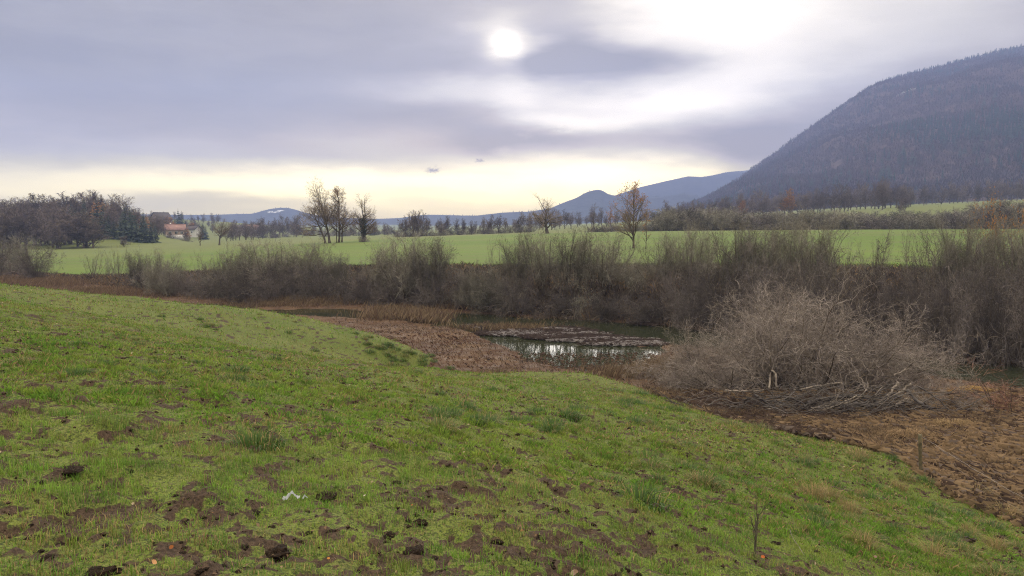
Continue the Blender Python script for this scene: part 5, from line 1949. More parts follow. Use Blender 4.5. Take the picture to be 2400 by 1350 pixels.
# ------------------------------------------------------------------ grass, sedge, litter
def blade_mesh(rs, B, h, w, lean, col, tip_col=None, bend=1.0, three=True, az=None, dark_base=.75):
    """B (n,3) roots; one bent blade each"""
    n = len(B)
    a = rs.rand(n) * 6.283 if az is None else az
    dirn = np.stack([np.cos(a), np.sin(a), np.zeros(n)], 1)
    side = np.stack([-np.sin(a + rs.normal(size=n) * .5), np.cos(a), np.zeros(n)], 1)
    side = unit(side)
    up = np.array([0, 0, 1.0])
    l1 = lean * .45
    m_ = B + h[:, None] * .55 * (np.cos(l1)[:, None] * up + np.sin(l1)[:, None] * dirn)
    l2 = np.minimum(lean * 1.25 * bend, 2.2)
    t = m_ + h[:, None] * .55 * (np.cos(l2)[:, None] * up + np.sin(l2)[:, None] * dirn)
    s = side * (w * .5)[:, None]
    if three:
        V = np.stack([B - s, B + s, m_ - s * .85, m_ + s * .85, t], 1).reshape(-1, 3)
        b = np.arange(n) * 5
        Fq = np.concatenate([np.c_[b, b + 1, b + 3], np.c_[b, b + 3, b + 2], np.c_[b + 2, b + 3, b + 4]])
        tc = col if tip_col is None else tip_col
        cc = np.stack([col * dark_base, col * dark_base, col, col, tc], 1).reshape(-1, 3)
    else:
        V = np.stack([B - s, B + s, m_ + s * .5, t], 1).reshape(-1, 3)
        b = np.arange(n) * 4
        Fq = np.concatenate([np.c_[b, b + 1, b + 2], np.c_[b, b + 2, b + 3]])
        tc = col if tip_col is None else tip_col
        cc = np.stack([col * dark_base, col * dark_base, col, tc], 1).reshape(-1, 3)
    return V, Fq, cc


def scatter(rs, n, d0, d1, umax=.74):
    D = np.sqrt(d0 ** 2 + (d1 ** 2 - d0 ** 2) * rs.rand(n))
    u = (rs.rand(n) * 2 - 1) * umax
    return u * D, D


def turf_height(X, Y):
    z, h1, zm, dft, dtp, dcr = ground(X, Y, True)
    mud = mud_mask(X, Y)
    pas = sstep(.02, .16, h1 - zm) * (Y < dft)
    fine = sstep(30, 6, np.hypot(X, Y)) * pas
    z = z + fine * ((fbm(X * 2.6, Y * 2.6, 3, 4) - .5) * .15 + mud * ((fbm(X * 9, Y * 9, 7, 3) - .55) * .13 + (vnoise(X * 31, Y * 31, 8) - .5) * .018))
    z = z + pas * (1 - fine) * (fbm(X * .9, Y * .9, 13, 3) - .5) * .16
    z = z + pas * sstep(3, 9, np.hypot(X, Y)) * (fbm(X * .42, Y * .42, 17, 3) - .5) * .42
    return z, mud, pas, dcr


GREEN_A = np.array([.150, .285, .034])
GREEN_B = np.array([.215, .315, .050])
GREEN_C = np.array([.085, .165, .028])
STRAW = np.array([.34, .25, .115])


def turf_colour(rs, X, Y):
    n = len(X)
    a = sstep(.36, .64, fbm(X * .5, Y * .5, 91, 4))[:, None]
    b = sstep(.44, .58, fbm(X * 4.5, Y * 4.5, 95, 3))[:, None]
    col = GREEN_A * (1 - a) + GREEN_B * a
    col = col * (1 - .7 * b) + GREEN_C * .7 * b
    y_ = sstep(.52, .64, fbm(X * 3.1, Y * 3.1, 193, 3))[:, None]
    col = col * (1 - .35 * y_) + np.array([.24, .25, .05]) * .35 * y_
    # drier, browner grass towards the lower right and along the shore
    dry = .09 + .30 * sstep(.50, .64, fbm(X * .8, Y * .8, 97, 4)) + .25 * sstep(.15, .45, X / np.maximum(Y, 1)) * sstep(.45, .6, fbm(X * .7 + 9, Y * .7, 99, 3))
    st = (rs.rand(n) < dry)[:, None]
    col = np.where(st, STRAW * (.55 + .6 * rs.rand(n))[:, None], col)
    return col * (.55 + .8 * rs.rand(n))[:, None]


def build_grass():
    rs = np.random.RandomState(12)
    out = []
    for d0, d1, n, h0, h1_, w, three in [(2.7, 7, 165000, .028, .065, .0034, True), (7, 14, 215000, .035, .080, .0062, False), (14, 28, 215000, .045, .10, .012, False), (28, 56, 90000, .06, .13, .026, False)]:
        X, Y = scatter(rs, n, d0, d1)
        z, mud, pas, dcr = turf_height(X, Y)
        clump = fbm(X * 4.5, Y * 4.5, 51, 3)
        thin = sstep(.50, .66, fbm(X * .9, Y * .9, 83, 4) + .06 * (X > 0))
        keep = (pas > .6) & (rs.rand(n) > np.minimum(mud * 1.0, .84)) & (rs.rand(n) < (.25 + 1.4 * clump) * (1 - .40 * thin)) & (Y < dcr + 6)
        X, Y, z, mud, clump = X[keep], Y[keep], z[keep], mud[keep], clump[keep]
        m_ = len(X)
        h = (h0 + (h1_ - h0) * rs.rand(m_)) * (.30 + 2.1 * clump ** 1.9) * (1 - .35 * mud)
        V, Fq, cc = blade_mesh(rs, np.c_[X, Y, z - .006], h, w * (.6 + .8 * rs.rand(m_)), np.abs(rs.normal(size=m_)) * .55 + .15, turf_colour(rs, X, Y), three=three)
        out.append((V, Fq, cc))
    o = 0
    Vs, Fs, Cs = [], [], []
    for V, Fq, cc in out:
        Vs.append(V); Fs.append(Fq + o); Cs.append(cc); o += len(V)
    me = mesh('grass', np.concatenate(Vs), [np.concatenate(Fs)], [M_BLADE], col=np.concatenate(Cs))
    tag(obj('grass', me), 'short grazed grass of the sloping pasture', 'grass', kind='stuff')


build_grass()


def tussock_mesh(seed, col, dry, H=.18, n=260, spread=.19):
    rs = np.random.RandomState(seed)
    a = rs.rand(n) * 6.283
    r = np.sqrt(rs.rand(n)) * spread
    B = np.c_[np.cos(a) * r, np.sin(a) * r, np.full(n, -.02)]
    az = a + rs.normal(size=n) * .5
    c = np.array(col) * (.7 + .6 * rs.rand(n))[:, None]
    st = rs.rand(n) < dry
    c[st] = STRAW * (.6 + .6 * rs.rand(st.sum()))[:, None]
    h = H * (.6 + .55 * rs.rand(n)) * (1.15 - .5 * (r / spread) ** 2)
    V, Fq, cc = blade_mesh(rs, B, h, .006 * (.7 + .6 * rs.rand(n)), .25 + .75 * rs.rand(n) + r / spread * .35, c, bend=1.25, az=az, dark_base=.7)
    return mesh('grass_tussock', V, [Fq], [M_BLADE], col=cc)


LANDMARKS = [(683, 1172, 'the white plastic scrap'), (895, 1150, 'the molehill shaped clod'), (650, 1285, 'the largest clod'), (1302, 1206, 'the lone dark clod'), (1385, 1310, 'the black pair of clods'),
             (235, 1342, 'the heap at the bottom left edge'), (970, 1300, 'the heap at the bottom middle'), (165, 1118, 'the low soil ridge'), (75, 1245, 'the left edge of the picture'), (545, 872, 'the largest left tussock'),
             (598, 1056, 'the tussock on open turf'), (1500, 1185, 'the round dark tussock'), (1512, 1066, 'the broad dark tussock'), (1662, 1140, 'the bright green tussock'), (1770, 1250, 'the thin sapling'),
             (2160, 1110, 'the fence post'), (2285, 1168, 'the big straw tussock'), (2352, 1230, 'the arching olive tussock'), (2215, 1300, 'the lower right corner'), (1900, 990, 'the middle of the woodpile'), (1720, 985, 'the left end of the woodpile'),
             (2060, 1020, 'the right end of the woodpile'), (1040, 980, 'the tussock below the notch'), (1250, 890, 'the shore below the bright pool'), (1500, 925, 'the shore left of the big bush'), (880, 800, 'the upper end of the notch slope'),
             (980, 865, 'the foot of the notch slope'), (160, 760, 'the upper left crest'), (420, 750, 'the middle of the crest'), (700, 760, 'the right part of the crest'), (160, 900, 'the worn patch on the left slope'), (390, 1232, 'the pointed clod'), (1365, 1060, 'the middle of the pasture')]


def near_mark(px, py):
    return min(LANDMARKS, key=lambda m_: ((m_[0] - px) / 1.0) ** 2 + ((m_[1] - py) * 2.0) ** 2)[2]


def build_tussocks():
    rs = np.random.RandomState(31)
    dark = [tussock_mesh(i, (.062, .120, .026), .10) for i in range(4)]
    olive = [tussock_mesh(10 + i, (.115, .150, .045), .30) for i in range(4)]
    straw = [tussock_mesh(20 + i, (.20, .17, .07), .55, .32, 190, .17) for i in range(4)]
    TG = 'grass tussocks on the pasture'

    def put(kinds, px, py, s, label, group=TG):
        if label.endswith('near'):
            label = ('dark green ' if kinds is dark else 'straw and green ' if kinds is straw else 'olive green ') + label + ' ' + near_mark(px, py)
            group = label
        p = land(px, py, 2.5, 60)
        z = turf_height(p[0:1], p[1:2])[0][0]
        o = obj('grass_tussock', kinds[rs.randint(len(kinds))], loc=(p[0], p[1], z), rotz=rs.rand() * 6.28, scale=(s * 1.15, s * 1.15, s * (.8 + .4 * rs.rand())))
        tag(o, label, 'tussock', group)
    named = [
        (dark, 545, 872, 1.25, 'largest dark tussock on the left half of the pasture'), (dark, 556, 866, 1.0, 'small dark tussock touching the largest one on the left'),
        (dark, 598, 1056, 1.1, 'dark tussock on the open turf above the white plastic scrap'), (dark, 1500, 1185, 1.25, 'round dark tussock on the near pasture left of the thin sapling'),
        (dark, 1512, 1066, 1.3, 'broad dark tussock above the round one, below the notch of shore'), (olive, 1525, 1105, 1.1, 'brownish tussock under the broad dark one'),
        (dark, 1430, 1128, .8, 'tussock with a dark clod at its left side'), (dark, 1662, 1140, .9, 'bright green tussock up the slope from the thin sapling'),
        (dark, 2161, 1140, 1.2, 'tussock at the foot of the fence post'), (straw, 2285, 1168, 1.5, 'big straw coloured tussock under the fence wire'),
        (dark, 2245, 1200, 1.4, 'dark green tussock below the straw coloured one near the wire'), (straw, 2352, 1218, 1.5, 'big arching olive tussock at the right edge'),
        (olive, 2385, 1275, 1.2, 'green tussock at the lower right edge'), (olive, 2330, 1330, 1.0, 'straw and green tussock at the bottom right corner'),
        (dark, 2215, 1250, 1.0, 'green tussock on the lower right slope'), (olive, 1715, 1000, 1.5, 'pale tussock at the left end of the woodpile'), (olive, 1780, 1012, 1.4, 'pale tussock in front of the woodpile'),
        (dark, 1500, 928, 1.3, 'dark tussock on the shore edge left of the big bush'), (dark, 1040, 980, 1.2, 'dark tussock below the bare notch of the shore'),
        (dark, 1130, 1000, 1.0, 'dark tussock right of the one below the notch'), (straw, 2010, 1075, 1.2, 'straw tussock on the brown edge left of the fence post'), (dark, 1905, 1088, 1.0, 'green tussock on the brown edge'),
        (olive, 2120, 1130, 1.0, 'low tussock just left of the fence post')]
    for kd, px, py, s, lab in named:
        put(kd, px, py, s, lab)
    for i in range(46):
        put(dark if rs.rand() < .7 else olive, 1000 + 620 * rs.rand(), 900 + 110 * rs.rand() ** .8, .7 + .6 * rs.rand(), 'small tussock near')
    for i in range(34):
        t = rs.rand()
        put(dark if rs.rand() < .75 else olive, 870 + 110 * t + 40 * rs.normal(), 792 + 72 * t + 14 * rs.normal(), .9 + .5 * rs.rand(), 'small tussock near')
    for i in range(40):
        put(dark if rs.rand() < .6 else olive, 40 + 820 * rs.rand(), 735 + 200 * rs.rand() ** 1.2, .55 + .55 * rs.rand(), 'small tussock near')
    for i in range(44):
        put(olive if rs.rand() < .6 else dark, 1500 + 600 * rs.rand(), 1015 + 130 * rs.rand(), .5 + .5 * rs.rand(), 'small tussock near')
    for i in range(40):
        px = 1900 + 500 * rs.rand()
        put([straw, olive, dark][rs.randint(3)], px, 1130 + .26 * max(0, px - 2150) + 150 * rs.rand(), .5 + .55 * rs.rand(), 'small tussock near')


build_tussocks()


def build_marsh_plants():
    rs = np.random.RandomState(53)
    n = 330000
    X, Y = scatter(rs, n, 13, 118, .75)
    # even out the far end
    keep = rs.rand(n) < np.clip(38.0 / Y, .25, 1.0)
    X, Y = X[keep], Y[keep]
    z, h1, zm, dft, dtp, dcr = ground(X, Y, True)
    u = X / Y
    wet = z - WATER
    rim = h1 - zm
    keep = (Y < dft + 1.5) & (rim < .12) & ((wet > .02) | (rs.rand(len(X)) < .012)) & (Y > dcr - 1.5)
    X, Y, z, wet, u = X[keep], Y[keep], z[keep], wet[keep], u[keep]
    n = len(X)
    f = fbm(X * .35, Y * .5, 61, 4)
    f2 = fbm(X * 1.1, Y * 1.6, 63, 3)
    red = np.array([.150, .090, .066])
    brown = np.array([.120, .092, .070])
    tan = np.array([.25, .185, .120])
    darkc = np.array([.060, .042, .034])
    silver = np.array([.34, .30, .29])
    a = sstep(.38, .62, f)[:, None]
    col = red * (1 - a) + brown * a
    col = np.where((rs.rand(n) < .06 + .22 * sstep(.5, .66, f2))[:, None], tan, col)
    col = np.where((rs.rand(n) < .18)[:, None], darkc, col)
    # straw on the lower right marsh, silver flattened stalks on the floating mat
    straw_zone = sstep(.48, .56, u) * (1 - sstep(24, 29, Y)) 
    col = np.where((rs.rand(n) < straw_zone * .75)[:, None], np.array([.42, .26, .115]), col)
    mat = np.zeros(n)
    for p in MATS[:2]:
        mat = np.maximum(mat, 1 - sstep(-.1, .5, poly_sd(p, X, Y)))
    col = np.where((rs.rand(n) < mat * .6)[:, None], silver, col)
    col = col * (.82 + .36 * rs.rand(n))[:, None]
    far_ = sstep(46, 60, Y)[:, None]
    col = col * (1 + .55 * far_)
    h = (.11 + .17 * rs.rand(n)) * (.45 + .9 * f2) * np.clip(Y / 38, .62, 1.6)
    h *= (1 - .55 * mat) * (1 - .55 * sstep(42, 56, Y))
    lean = np.abs(rs.normal(size=n)) * .5 + .35 + .8 * straw_zone + .8 * mat + .5 * sstep(.5, .65, fbm(X * .6, Y * .6, 66, 2))
    # taller pale reeds along the water and the bank
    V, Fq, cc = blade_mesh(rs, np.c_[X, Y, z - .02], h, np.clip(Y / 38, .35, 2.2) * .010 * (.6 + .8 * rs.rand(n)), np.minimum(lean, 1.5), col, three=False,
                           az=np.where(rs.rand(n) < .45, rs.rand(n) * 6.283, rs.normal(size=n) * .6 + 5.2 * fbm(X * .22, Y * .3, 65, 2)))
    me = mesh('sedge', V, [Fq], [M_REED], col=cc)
    tag(obj('sedge', me), 'reddish brown dead sedge covering the marsh beside the river', 'sedge', kind='stuff')
    # flattened straw on the lower right marsh
    n = 150000
    X, Y = scatter(rs, n, 12, 30, .78)
    keep = X / Y > .02
    X, Y = X[keep], Y[keep]
    z, h1, zm, dft, dtp, dcr = ground(X, Y, True)
    keep = (h1 - zm < .18) & (z > WATER) & (Y > dcr - 2)
    X, Y, z = X[keep], Y[keep], z[keep]
    n = len(X)
    f = fbm(X * .8, Y * .8, 67, 4)
    k = np.clip(sstep(.34, .60, X / Y) * .55 + sstep(.46, .60, f) * .6, 0, .9)
    pick = rs.rand(n)
    col = np.where((pick < k)[:, None], np.array([.31, .22, .135]), np.array([.115, .080, .063]))
    col[rs.rand(n) < .12] = np.array([.24, .19, .16])
    col = col * (.6 + .7 * rs.rand(n))[:, None]
    V, Fq, cc = blade_mesh(rs, np.c_[X, Y, z + .01], .20 + .32 * rs.rand(n), .005 + .005 * rs.rand(n), 1.05 + .35 * rs.rand(n), col, three=False, bend=1.05,
                           az=rs.normal(size=n) * .95 + 6.0 * fbm(X * .35, Y * .35, 69, 2))
    tag(obj('straw', mesh('straw', V, [Fq], [M_REED], col=cc)), 'flattened straw and dead stalks on the lower right marsh', 'straw', kind='stuff')
    # mats of flattened stalks afloat in the river
    Bs, cs, hs, azs = [], [], [], []
    for q, (poly, k) in enumerate(zip(MATS, (15000, 1800, 700, 2600))):
        lo, hi = poly.min(0), poly.max(0)
        P_ = lo + (hi - lo) * rs.rand(k * 4, 2)
        sd = poly_sd(poly, P_[:, 0], P_[:, 1]) + 2.8 * (fbm(P_[:, 0] * .6, P_[:, 1] * 1.3, 33, 4) - .40)
        P_ = P_[sd < 0][:k]
        st = fbm(P_[:, 0] * .35, P_[:, 1] * 1.6, 35, 3)
        c_ = np.where((rs.rand(len(P_)) < sstep(.50, .60, st) * .6)[:, None], np.array([.33, .30, .30]), np.array([.092, .070, .064])) * (.6 + .7 * rs.rand(len(P_)))[:, None]
        Bs.append(np.c_[P_, np.full(len(P_), WATER + .004) + .03 * rs.rand(len(P_))])
        cs.append(c_)
        hs.append(.18 + .25 * rs.rand(len(P_)))
        azs.append(rs.normal(size=len(P_)) * .35 + np.where(rs.rand(len(P_)) < .5, 0, 3.14))
    # stalks standing in the shallow front of the bright pool
    k = 2400
    qx, qy = 1180 + 380 * rs.rand(k), 880 - 52 * rs.rand(k) ** 1.8
    r_ = np.array([ray(a_, b_) for a_, b_ in zip(qx, qy)])
    t = WATER / r_[:, 2]
    Bs.append(np.c_[r_[:, 0] * t, r_[:, 1] * t, np.full(k, WATER - .02)])
    cs.append(np.array([.13, .085, .065]) * (.5 + .9 * rs.rand(k))[:, None])
    hs.append(.10 + .16 * rs.rand(k))
    azs.append(rs.rand(k) * 6.283)
    B, c_, h, az = np.concatenate(Bs), np.concatenate(cs), np.concatenate(hs), np.concatenate(azs)
    V, Fq, cc = blade_mesh(rs, B, h, .022 * (.6 + .8 * rs.rand(len(B))), 1.30 + .25 * rs.rand(len(B)), c_, three=False, bend=1.0, az=az)
    tag(obj('floating_stalks', mesh('floating_stalks', V, [Fq], [M_REED], col=cc)), 'purplish mat of flattened stalks afloat in the river', 'stalks', kind='stuff')
    # standing reeds
    spots = [(640, 716, 180, 4, 2600, .42), (720, 709, 150, 4, 3600, .62), (930, 742, 80, 10, 2200, .70), (990, 748, 45, 9, 1700, .85), (1180, 768, 110, 6, 1500, .50), (1060, 724, 90, 4, 1500, .5),
             (250, 690, 160, 8, 6000, .5), (100, 665, 130, 10, 5000, .6), (1360, 744, 160, 3, 900, .35), (1500, 884, 90, 8, 2500, .45), (1560, 876, 60, 14, 2500, .55), (1130, 884, 60, 8, 900, .3),
             (2100, 1042, 100, 14, 1500, .34), (2290, 1010, 90, 14, 1500, .30), (2000, 1035, 120, 10, 1600, .30), (1720, 990, 110, 8, 1600, .30), (1880, 1008, 120, 8, 1800, .30), (1590, 945, 60, 14, 1200, .32), (2060, 1062, 60, 8, 900, .3), (2300, 1100, 110, 40, 2200, .20)]
    Bs, hs, cs = [], [], []
    for px, py, sx, sy, k, hh in spots:
        qx = px + rs.normal(size=k) * sx * .55
        qy = py + rs.normal(size=k) * sy * .6
        r_ = np.array([ray(a_, b_) for a_, b_ in zip(qx, qy)])
        t = (WATER + .08) / r_[:, 2]
        x, y = r_[:, 0] * t, r_[:, 1] * t
        zz, h1, zm, dft, dtp, dcr = ground(x, y, True)
        ok = (zz < WATER + .8) & (y < dft + 3)
        if py > 1000:
            ok &= h1 - zm < .25
        Bs.append(np.c_[x, y, np.maximum(zz, WATER - .1) - .03][ok])
        m_ = int(ok.sum())
        hs.append(hh * (.6 + .6 * rs.rand(m_)))
        base = np.array([.215, .160, .105]) if py > 700 else np.array([.19, .135, .090])
        c_ = base * (.6 + .7 * rs.rand(m_))[:, None]
        c_[rs.rand(m_) < .3] = np.array([.12, .080, .058])
        cs.append(c_)
    B, h, c_ = np.concatenate(Bs), np.concatenate(hs), np.concatenate(cs)
    V, Fq, cc = blade_mesh(rs, B, h, .009 * np.clip(B[:, 1] / 35, .6, 2.2), .12 + .38 * np.abs(rs.normal(size=len(B))), c_, three=False, az=np.where(rs.rand(len(B)) < .5, rs.normal(size=len(B)) * .8, rs.rand(len(B)) * 6.283))
    tag(obj('reeds', mesh('reeds', V, [Fq], [M_REED], col=cc)), 'pale standing reeds in strips along the water', 'reeds', kind='stuff')
    # dry grass on the far bank
    n = 55000
    uu = (rs.rand(n) * 2 - 1) * .74
    tt = rs.rand(n) ** .8 * 1.12 - .05
    ft, tp = np.interp(uu, FT_U, FT_D), np.interp(uu, TP_U, TP_D)
    Y = ft + (tp - ft) * tt
    X = uu * Y
    z = ground(X, Y)
    f2 = fbm(X * .5, Y * .5, 68, 3)
    c_ = np.where((f2 > .5)[:, None], np.array([.125, .098, .078]), np.array([.075, .060, .054])) * (.6 + .8 * rs.rand(n))[:, None]
    c_[rs.rand(n) < .15] = np.array([.30, .20, .11])
    # mossy green creeps over the edge of the meadow
    gm = (tt > .92) & (rs.rand(n) < .6)
    c_[gm] = np.array([.12, .17, .04])
    h = (.20 + .40 * rs.rand(n)) * (.5 + f2)
    h[tt > .92] *= .55
    V, Fq, cc = blade_mesh(rs, np.c_[X, Y, z - .03], h, .055 * (.6 + .8 * rs.rand(n)), .3 + .6 * np.abs(rs.normal(size=n)), c_, three=False)
    tag(obj('dry_grass', mesh('dry_grass', V, [Fq], [M_REED], col=cc)), 'rough dry grass and bramble litter on the far riverbank', 'grass', kind='stuff')
    # yellow tuft by the right shore and straw mound
    for px, py, sx, k, hh, lab, c0 in [(2275, 925, .85, 1500, .42, 'golden yellow tuft of flattened grass on the right shore', (.40, .265, .10)),
                                       (2235, 1008, 1.1, 1400, .40, 'straw mound of bent grass right of the woodpile', (.29, .205, .115)),
                                       (2120, 1035, .8, 1100, .50, 'clump of standing straw behind the fence post', (.28, .195, .115))]:
        p = land(px, py, 10, 45)
        q = np.clip(rs.normal(size=(k, 2)) * .5, -1.3, 1.3) * sx
        B = np.c_[q[:, 0], q[:, 1] * .5, np.zeros(k)]
        zz = ground(p[0] + B[:, 0], p[1] + B[:, 1])
        B[:, 2] = np.maximum(zz, WATER) - p[2] + .16 * np.exp(-(q / sx) ** 2 * 2).prod(1) - .02
        c_ = np.array(c0) * (.6 + .7 * rs.rand(k))[:, None]
        V, Fq, cc = blade_mesh(rs, B, hh * (.5 + .7 * rs.rand(k)), np.full(k, .012), .9 + .4 * rs.rand(k), c_, three=True, bend=1.4, az=.3 + rs.normal(size=k) * .7 + np.where(B[:, 0] < 0, 2.4, 0))
        tag(obj('straw_tuft', mesh('straw_tuft', V, [Fq], [M_REED], col=cc), loc=p), lab, 'tuft')


build_marsh_plants()


def lump(seed, flat=.55, rough=.5, sub=2):
    import bmesh
    bm = bmesh.new()
    bmesh.ops.create_icosphere(bm, subdivisions=sub, radius=1.0)
    V = np.array([v.co[:] for v in bm.verts])
    F_ = np.array([[v.index for v in f.verts] for f in bm.faces])
    bm.free()
    k = 1 + rough * 1.5 * (fbm(V[:, 0] * 1.7 + V[:, 2] * 2.3 + seed * 7, V[:, 1] * 1.7 - V[:, 2], seed, 3) - .5) + rough * .9 * (fbm(V[:, 0] * 5 + V[:, 2] * 4 + seed, V[:, 1] * 5 + V[:, 2] * 3, seed + 5, 2) - .5)
    V = V * k[:, None]
    V[:, 2] *= flat
    V[:, 2] = np.where(V[:, 2] < -.15, -.15 + (V[:, 2] + .15) * .2, V[:, 2])
    return V, F_


def soil_mat():
    m_, g = mat_new('dark_soil')
    P = g.n('ShaderNodeTexCoord').outputs['Object']
    n1 = g.noise(P, 2.2, 5.0, .75)
    col = g.mix(g.rng(n1, .35, .68), C(.026, .017, .012), C(.088, .058, .040))
    col = g.mix(g.rng(g.noise(P, 7.0, 3.0), .62, .72), col, C(.17, .12, .08))
    finish(g, pbsdf(g, col, .95, bump(g, n1, .35, 1.0), .1))
    return m_


M_SOIL = soil_mat()


def build_clods():
    rs = np.random.RandomState(71)
    kinds = []
    for i in range(9):
        V, F_ = lump(i, .5 + .25 * rs.rand(), .75, 3)
        kinds.append(mesh('soil_clod', V, [F_], [M_SOIL]))

    def put(px, py, wpx, label, group, hk=1.0):
        p = land(px, py, 2.5, 40)
        z = turf_height(p[0:1], p[1:2])[0][0]
        s = wpx * .43 * px_m(p)
        o = obj('soil_clod', kinds[rs.randint(len(kinds))], loc=(p[0], p[1], z - s * .03), rotz=rs.rand() * 6.28, scale=(s, s * (.6 + .3 * rs.rand()), s * .62 * hk))
        tag(o, label, 'clod', group)
    CG = 'clods of soil on the trampled pasture'
    named = [(650, 1285, 76, 'largest dark clod at the bottom, shaped like a cow pat', .8), (235, 1342, 100, 'broad dark heap of soil at the bottom edge on the left', .9), (895, 1152, 24, 'small upright clod like a molehill tip', 1.9),
             (930, 1140, 30, 'clod right behind the molehill tip shaped one', 1.0), (762, 1165, 66, 'flat reddish brown clod right of the white plastic scrap', .6), (985, 1225, 48, 'rough clod in the middle of the trampled patch', 1.0),
             (910, 1258, 44, 'dark clod left below the one in the trampled middle', .9), (1302, 1206, 36, 'dark clod alone on green turf right of the trampled patch', 1.0), (1365, 1308, 46, 'black clod pair at the bottom right of the trampled patch', .9),
             (1410, 1314, 44, 'brown clod beside the black pair at the bottom', .8), (970, 1300, 60, 'heap of soil at the bottom middle', .9), (1415, 1127, 30, 'dark clod beside a tussock on the middle pasture', .8),
             (75, 1165, 30, 'pointed clod on the left pasture', 1.2), (175, 1250, 50, 'dark clod in the lower left grass', .8), (75, 1245, 48, 'low clod at the left edge of the lower grass', .8), (165, 1118, 70, 'long low ridge of soil on the left pasture', .4),
             (110, 1312, 40, 'lumpy clod at the lower left', .9), (570, 1275, 40, 'clod left of the largest one', .8), (390, 1232, 36, 'pointed clod in the left middle of the trampled turf', 1.0), (1165, 1268, 34, 'clod right of the trampled middle', 1.0),
             (740, 1345, 50, 'soil heap cut by the bottom edge', .8), (590, 1188, 44, 'clod left of the white plastic scrap', .6), (1545, 1085, 40, 'dark dug soil near the broad tussock', .5), (1580, 1145, 46, 'flat dark soil patch left of the bright tussock', .4)]
    for px, py, w, lab, hk in named:
        put(px, py, w, lab, CG, hk)
    k = 0
    while k < 170:
        px, py = 2400 * rs.rand(), 1060 + 290 * rs.rand() ** .75
        p = land(px, py, 2.5, 30)
        if mud_mask(p[0:1], p[1:2])[0] < .35 and rs.rand() < .85:
            continue
        if px > 1500 and rs.rand() < .5:
            continue
        lab = 'small crumbly dark clod near ' + near_mark(px, py)
        put(px, py, (8 + 20 * rs.rand()) * (.6 + .5 * (py - 1060) / 290), lab, lab, .6 + .5 * rs.rand())
        k += 1
    # crumbs, countless
    n = 52000
    X, Y = scatter(rs, n, 2.7, 22)
    z, mud, pas, _ = turf_height(X, Y)
    ok = (pas > .6) & (rs.rand(n) < .05 + mud * .9)
    X, Y, z = X[ok], Y[ok], z[ok]
    n = len(X)
    V0, F0 = lump(3, .7, .6, 1)
    V0, F0 = lump(5, .75, .9, 1) if False else (np.array([[1, 0, 0], [-.9, .1, 0], [.1, 1, 0], [0, -.9, .1], [.15, .1, .8], [-.1, 0, -.5]]) * 1.0, np.array([[0, 2, 4], [2, 1, 4], [1, 3, 4], [3, 0, 4], [2, 0, 5], [1, 2, 5], [3, 1, 5], [0, 3, 5]]))
    s = (.006 + .024 * rs.rand(n) ** 2.5) * np.clip(Y / 7, .8, 1.8)
    V = V0[None] * s[:, None, None] * (.5 + 1.0 * rs.rand(n, 6, 3)) * np.sign(rs.rand(n, 1, 3) - .5) * np.array([1, 1, 1.0]) + np.c_[X, Y, z][:, None]
    F_ = (F0[None] + (np.arange(n) * len(V0))[:, None, None]).reshape(-1, 3)
    tag(obj('soil_crumbs', mesh('soil_crumbs', V.reshape(-1, 3), [F_], [M_SOIL])), 'loose crumbs of soil strewn over the trampled turf', 'soil', kind='stuff')


build_clods()


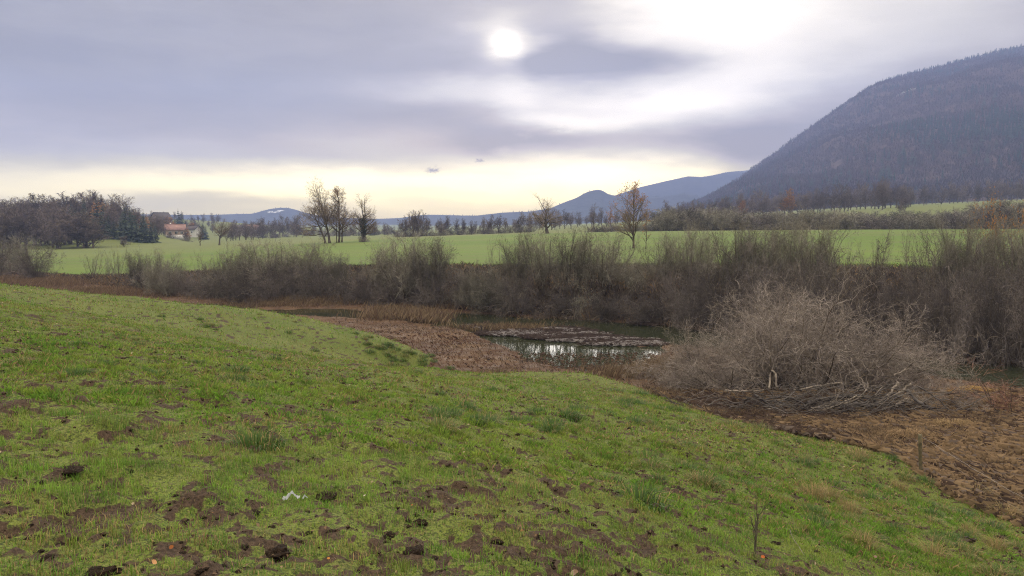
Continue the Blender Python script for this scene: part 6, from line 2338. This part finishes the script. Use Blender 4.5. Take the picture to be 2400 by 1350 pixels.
def build_litter():
    rs = np.random.RandomState(81)
    n = 30000
    X, Y = scatter(rs, n, 2.7, 34)
    z, mud, pas, _ = turf_height(X, Y)
    pt = fbm(X * .9, Y * .9, 83, 4)
    ok = (pas > .6) & (rs.rand(n) < sstep(.42, .62, pt + .06 * (X > 0)) * .8 + .03)
    X, Y, z = X[ok], Y[ok], z[ok]
    n = len(X)
    a = rs.rand(n) * 6.283
    s = (.007 + .013 * rs.rand(n)) * np.clip(Y / 9, .8, 2.0)
    d = np.c_[np.cos(a), np.sin(a), .35 * rs.normal(size=n)] * s[:, None]
    q = np.c_[-np.sin(a), np.cos(a), .35 * rs.normal(size=n)] * (s * .6)[:, None]
    c0 = np.c_[X, Y, z + .018 + .03 * rs.rand(n)]
    V = np.stack([c0 - d, c0 + q + [0, 0, .004], c0 + d, c0 - q + [0, 0, .004]], 1).reshape(-1, 3)
    b = np.arange(n) * 4
    pal = np.array([[.16, .105, .065], [.11, .072, .050], [.22, .155, .10], [.20, .11, .05], [.30, .24, .17]])
    cc = np.repeat(pal[rs.choice(5, n, p=[.32, .33, .2, .05, .10])] * (.7 + .5 * rs.rand(n))[:, None], 4, 0)
    tag(obj('leaf_litter', mesh('leaf_litter', V, [np.c_[b, b + 1, b + 2, b + 3]], [M_REED], col=cc)), 'small dead leaves and stalks lying in the pasture grass', 'leaf litter', kind='stuff')
    # the larger leaves one can pick out
    for px, py, w, col, lab in [(402, 1297, 22, (.30, .11, .04), 'upright rust brown leaf in the lower left grass'), (362, 1343, 34, (.50, .27, .13), 'large tan leaf at the bottom edge on the left'),
                                (1788, 1312, 22, (.42, .12, .04), 'orange red leaf at the foot of the thin sapling'), (770, 1316, 16, (.42, .20, .06), 'orange leaf near the bottom middle'),
                                (872, 1145, 12, (.36, .10, .04), 'small red leaf left of the upright clod'), (635, 1063, 10, (.40, .09, .04), 'tiny red leaf near the dark open turf tussock'),
                                (966, 1202, 11, (.38, .13, .05), 'small orange leaf in the trampled middle'), (1115, 1216, 20, (.24, .10, .05), 'brown curled leaf right of the trampled middle'),
                                (1345, 1335, 40, (.30, .22, .17), 'pale curled leaf at the bottom right of the middle'), (1350, 1338, 22, (.26, .17, .12), 'brown leaf beside the pale curled one'),
                                (2052, 1312, 18, (.24, .15, .13), 'dull brown leaf on the lower right turf'), (855, 1182, 16, (.55, .47, .40), 'pale dry leaf right of the white plastic scrap')]:
        p = land(px, py, 2.5, 30)
        zz = turf_height(p[0:1], p[1:2])[0][0]
        L = .55 * w * px_m(p)
        t = np.linspace(0, 1, 6)
        wd = np.sin(t * math.pi) ** .7 * .36 + .02
        mid = np.c_[(t - .5), np.zeros(6), .22 * (t - .5) ** 2]
        lft = mid + np.c_[np.zeros(6), wd, .18 * wd]
        rgt = mid + np.c_[np.zeros(6), -wd, .18 * wd]
        V = np.concatenate([lft, mid, rgt]) * L
        f = [[i, i + 1, i + 7, i + 6] for i in range(5)] + [[i + 6, i + 7, i + 13, i + 12] for i in range(5)]
        me = mesh('fallen_leaf', V, [np.array(f)], [M_REED], col=np.tile(col, (18, 1)), smooth=True)
        o = obj('fallen_leaf', me, loc=(p[0], p[1], zz + .035))
        o.rotation_euler = (rs.normal() * .35 - .5, rs.normal() * .3, rs.rand() * 6.28)
        tag(o, lab, 'leaf', 'single fallen leaves on the pasture')
    # dead twigs on the turf
    for x0, y0, x1, y1, lab in [(1945, 1145, 1985, 1155, 'short dark stick lying on the turf left of the fence post'), (1438, 915, 1470, 928, 'thin stick on the turf near the shore left of the big bush'),
                                (2260, 1266, 2290, 1272, 'short dark stick on the lower right slope'), (1840, 1245, 1880, 1310, 'long pale dry stalk on the turf right of the thin sapling')]:
        a, b = land(x0, y0, 2.5, 40), land(x1, y1, 2.5, 40)
        a[2] += .05
        b[2] += .05
        P = np.linspace(0, 1, 6)[:, None] * (b - a)[None] + rs.normal(size=(6, 3)) * .012
        pale = 'pale' in lab
        rad = .004 if pale else .012 * a[1] / 12
        o = obj('stick', mesh('stick', *tubes_f(P[None], np.linspace(rad, rad * .5, 6)[None], 5), [M_DEADWOOD if pale else M_DARKWOOD], smooth=True), loc=a)
        tag(o, lab, 'stick')
    # torn white plastic
    p = land(683, 1172, 3, 20)
    zz = turf_height(p[0:1], p[1:2])[0][0]
    k = px_m(p)
    nu, nv = 22, 9
    uu, vv = np.meshgrid(np.linspace(-.5, .5, nu), np.linspace(-.5, .5, nv), indexing='ij')
    wid = (.30 + .7 * np.abs(uu + .1)) * 22 * k
    x = uu * 40 * k
    y = vv * wid * (.6 + .9 * fbm(uu * 6, vv * 0 + 3, 19, 2)) + .05 * (fbm(uu * 4 + 2, uu * 0, 23, 2) - .5)
    zc = .030 * np.exp(-((uu - .02) / .16) ** 2) + .05 * (fbm(uu * 5 + 5, vv * 3, 3, 2) - .35)
    V = np.c_[x.ravel(), y.ravel(), np.maximum(zc.ravel(), -.02)]
    i, j = np.meshgrid(np.arange(nu - 1), np.arange(nv - 1), indexing='ij')
    a = (i * nv + j).ravel()
    m_, g = mat_new('white_plastic_film')
    tr = g.n('ShaderNodeBsdfTranslucent')
    tr.inputs[0].default_value = C(.6, .63, .66)
    mx = g.n('ShaderNodeMixShader')
    mx.inputs[0].default_value = .35
    g.put(mx.inputs[1], pbsdf(g, C(.36, .38, .41), .5, spec=.5))
    g.put(mx.inputs[2], tr.outputs[0])
    finish(g, mx.outputs[0])
    o = obj('plastic_scrap', mesh('plastic_scrap', V, [np.c_[a, a + 1, a + nv + 1, a + nv]], [m_], smooth=True), loc=(p[0], p[1], zz + .04), rotz=.15)
    tag(o, 'torn scrap of whitish plastic film lying on the turf', 'plastic')
    V2 = V * np.array([.32, .4, .5])
    p2 = land(714, 1170, 3, 20)
    o = obj('plastic_scrap', mesh('plastic_scrap', V2, [np.c_[a, a + 1, a + nv + 1, a + nv]], [m_], smooth=True), loc=(p2[0], p2[1], turf_height(p2[0:1], p2[1:2])[0][0] + .03), rotz=.6)
    tag(o, 'tiny plastic shred just right of the bigger torn scrap', 'plastic')


build_litter()
print('done', round(time.time() - T0, 1), sum(len(o.data.polygons) for o in SC.objects if o.type == 'MESH'))
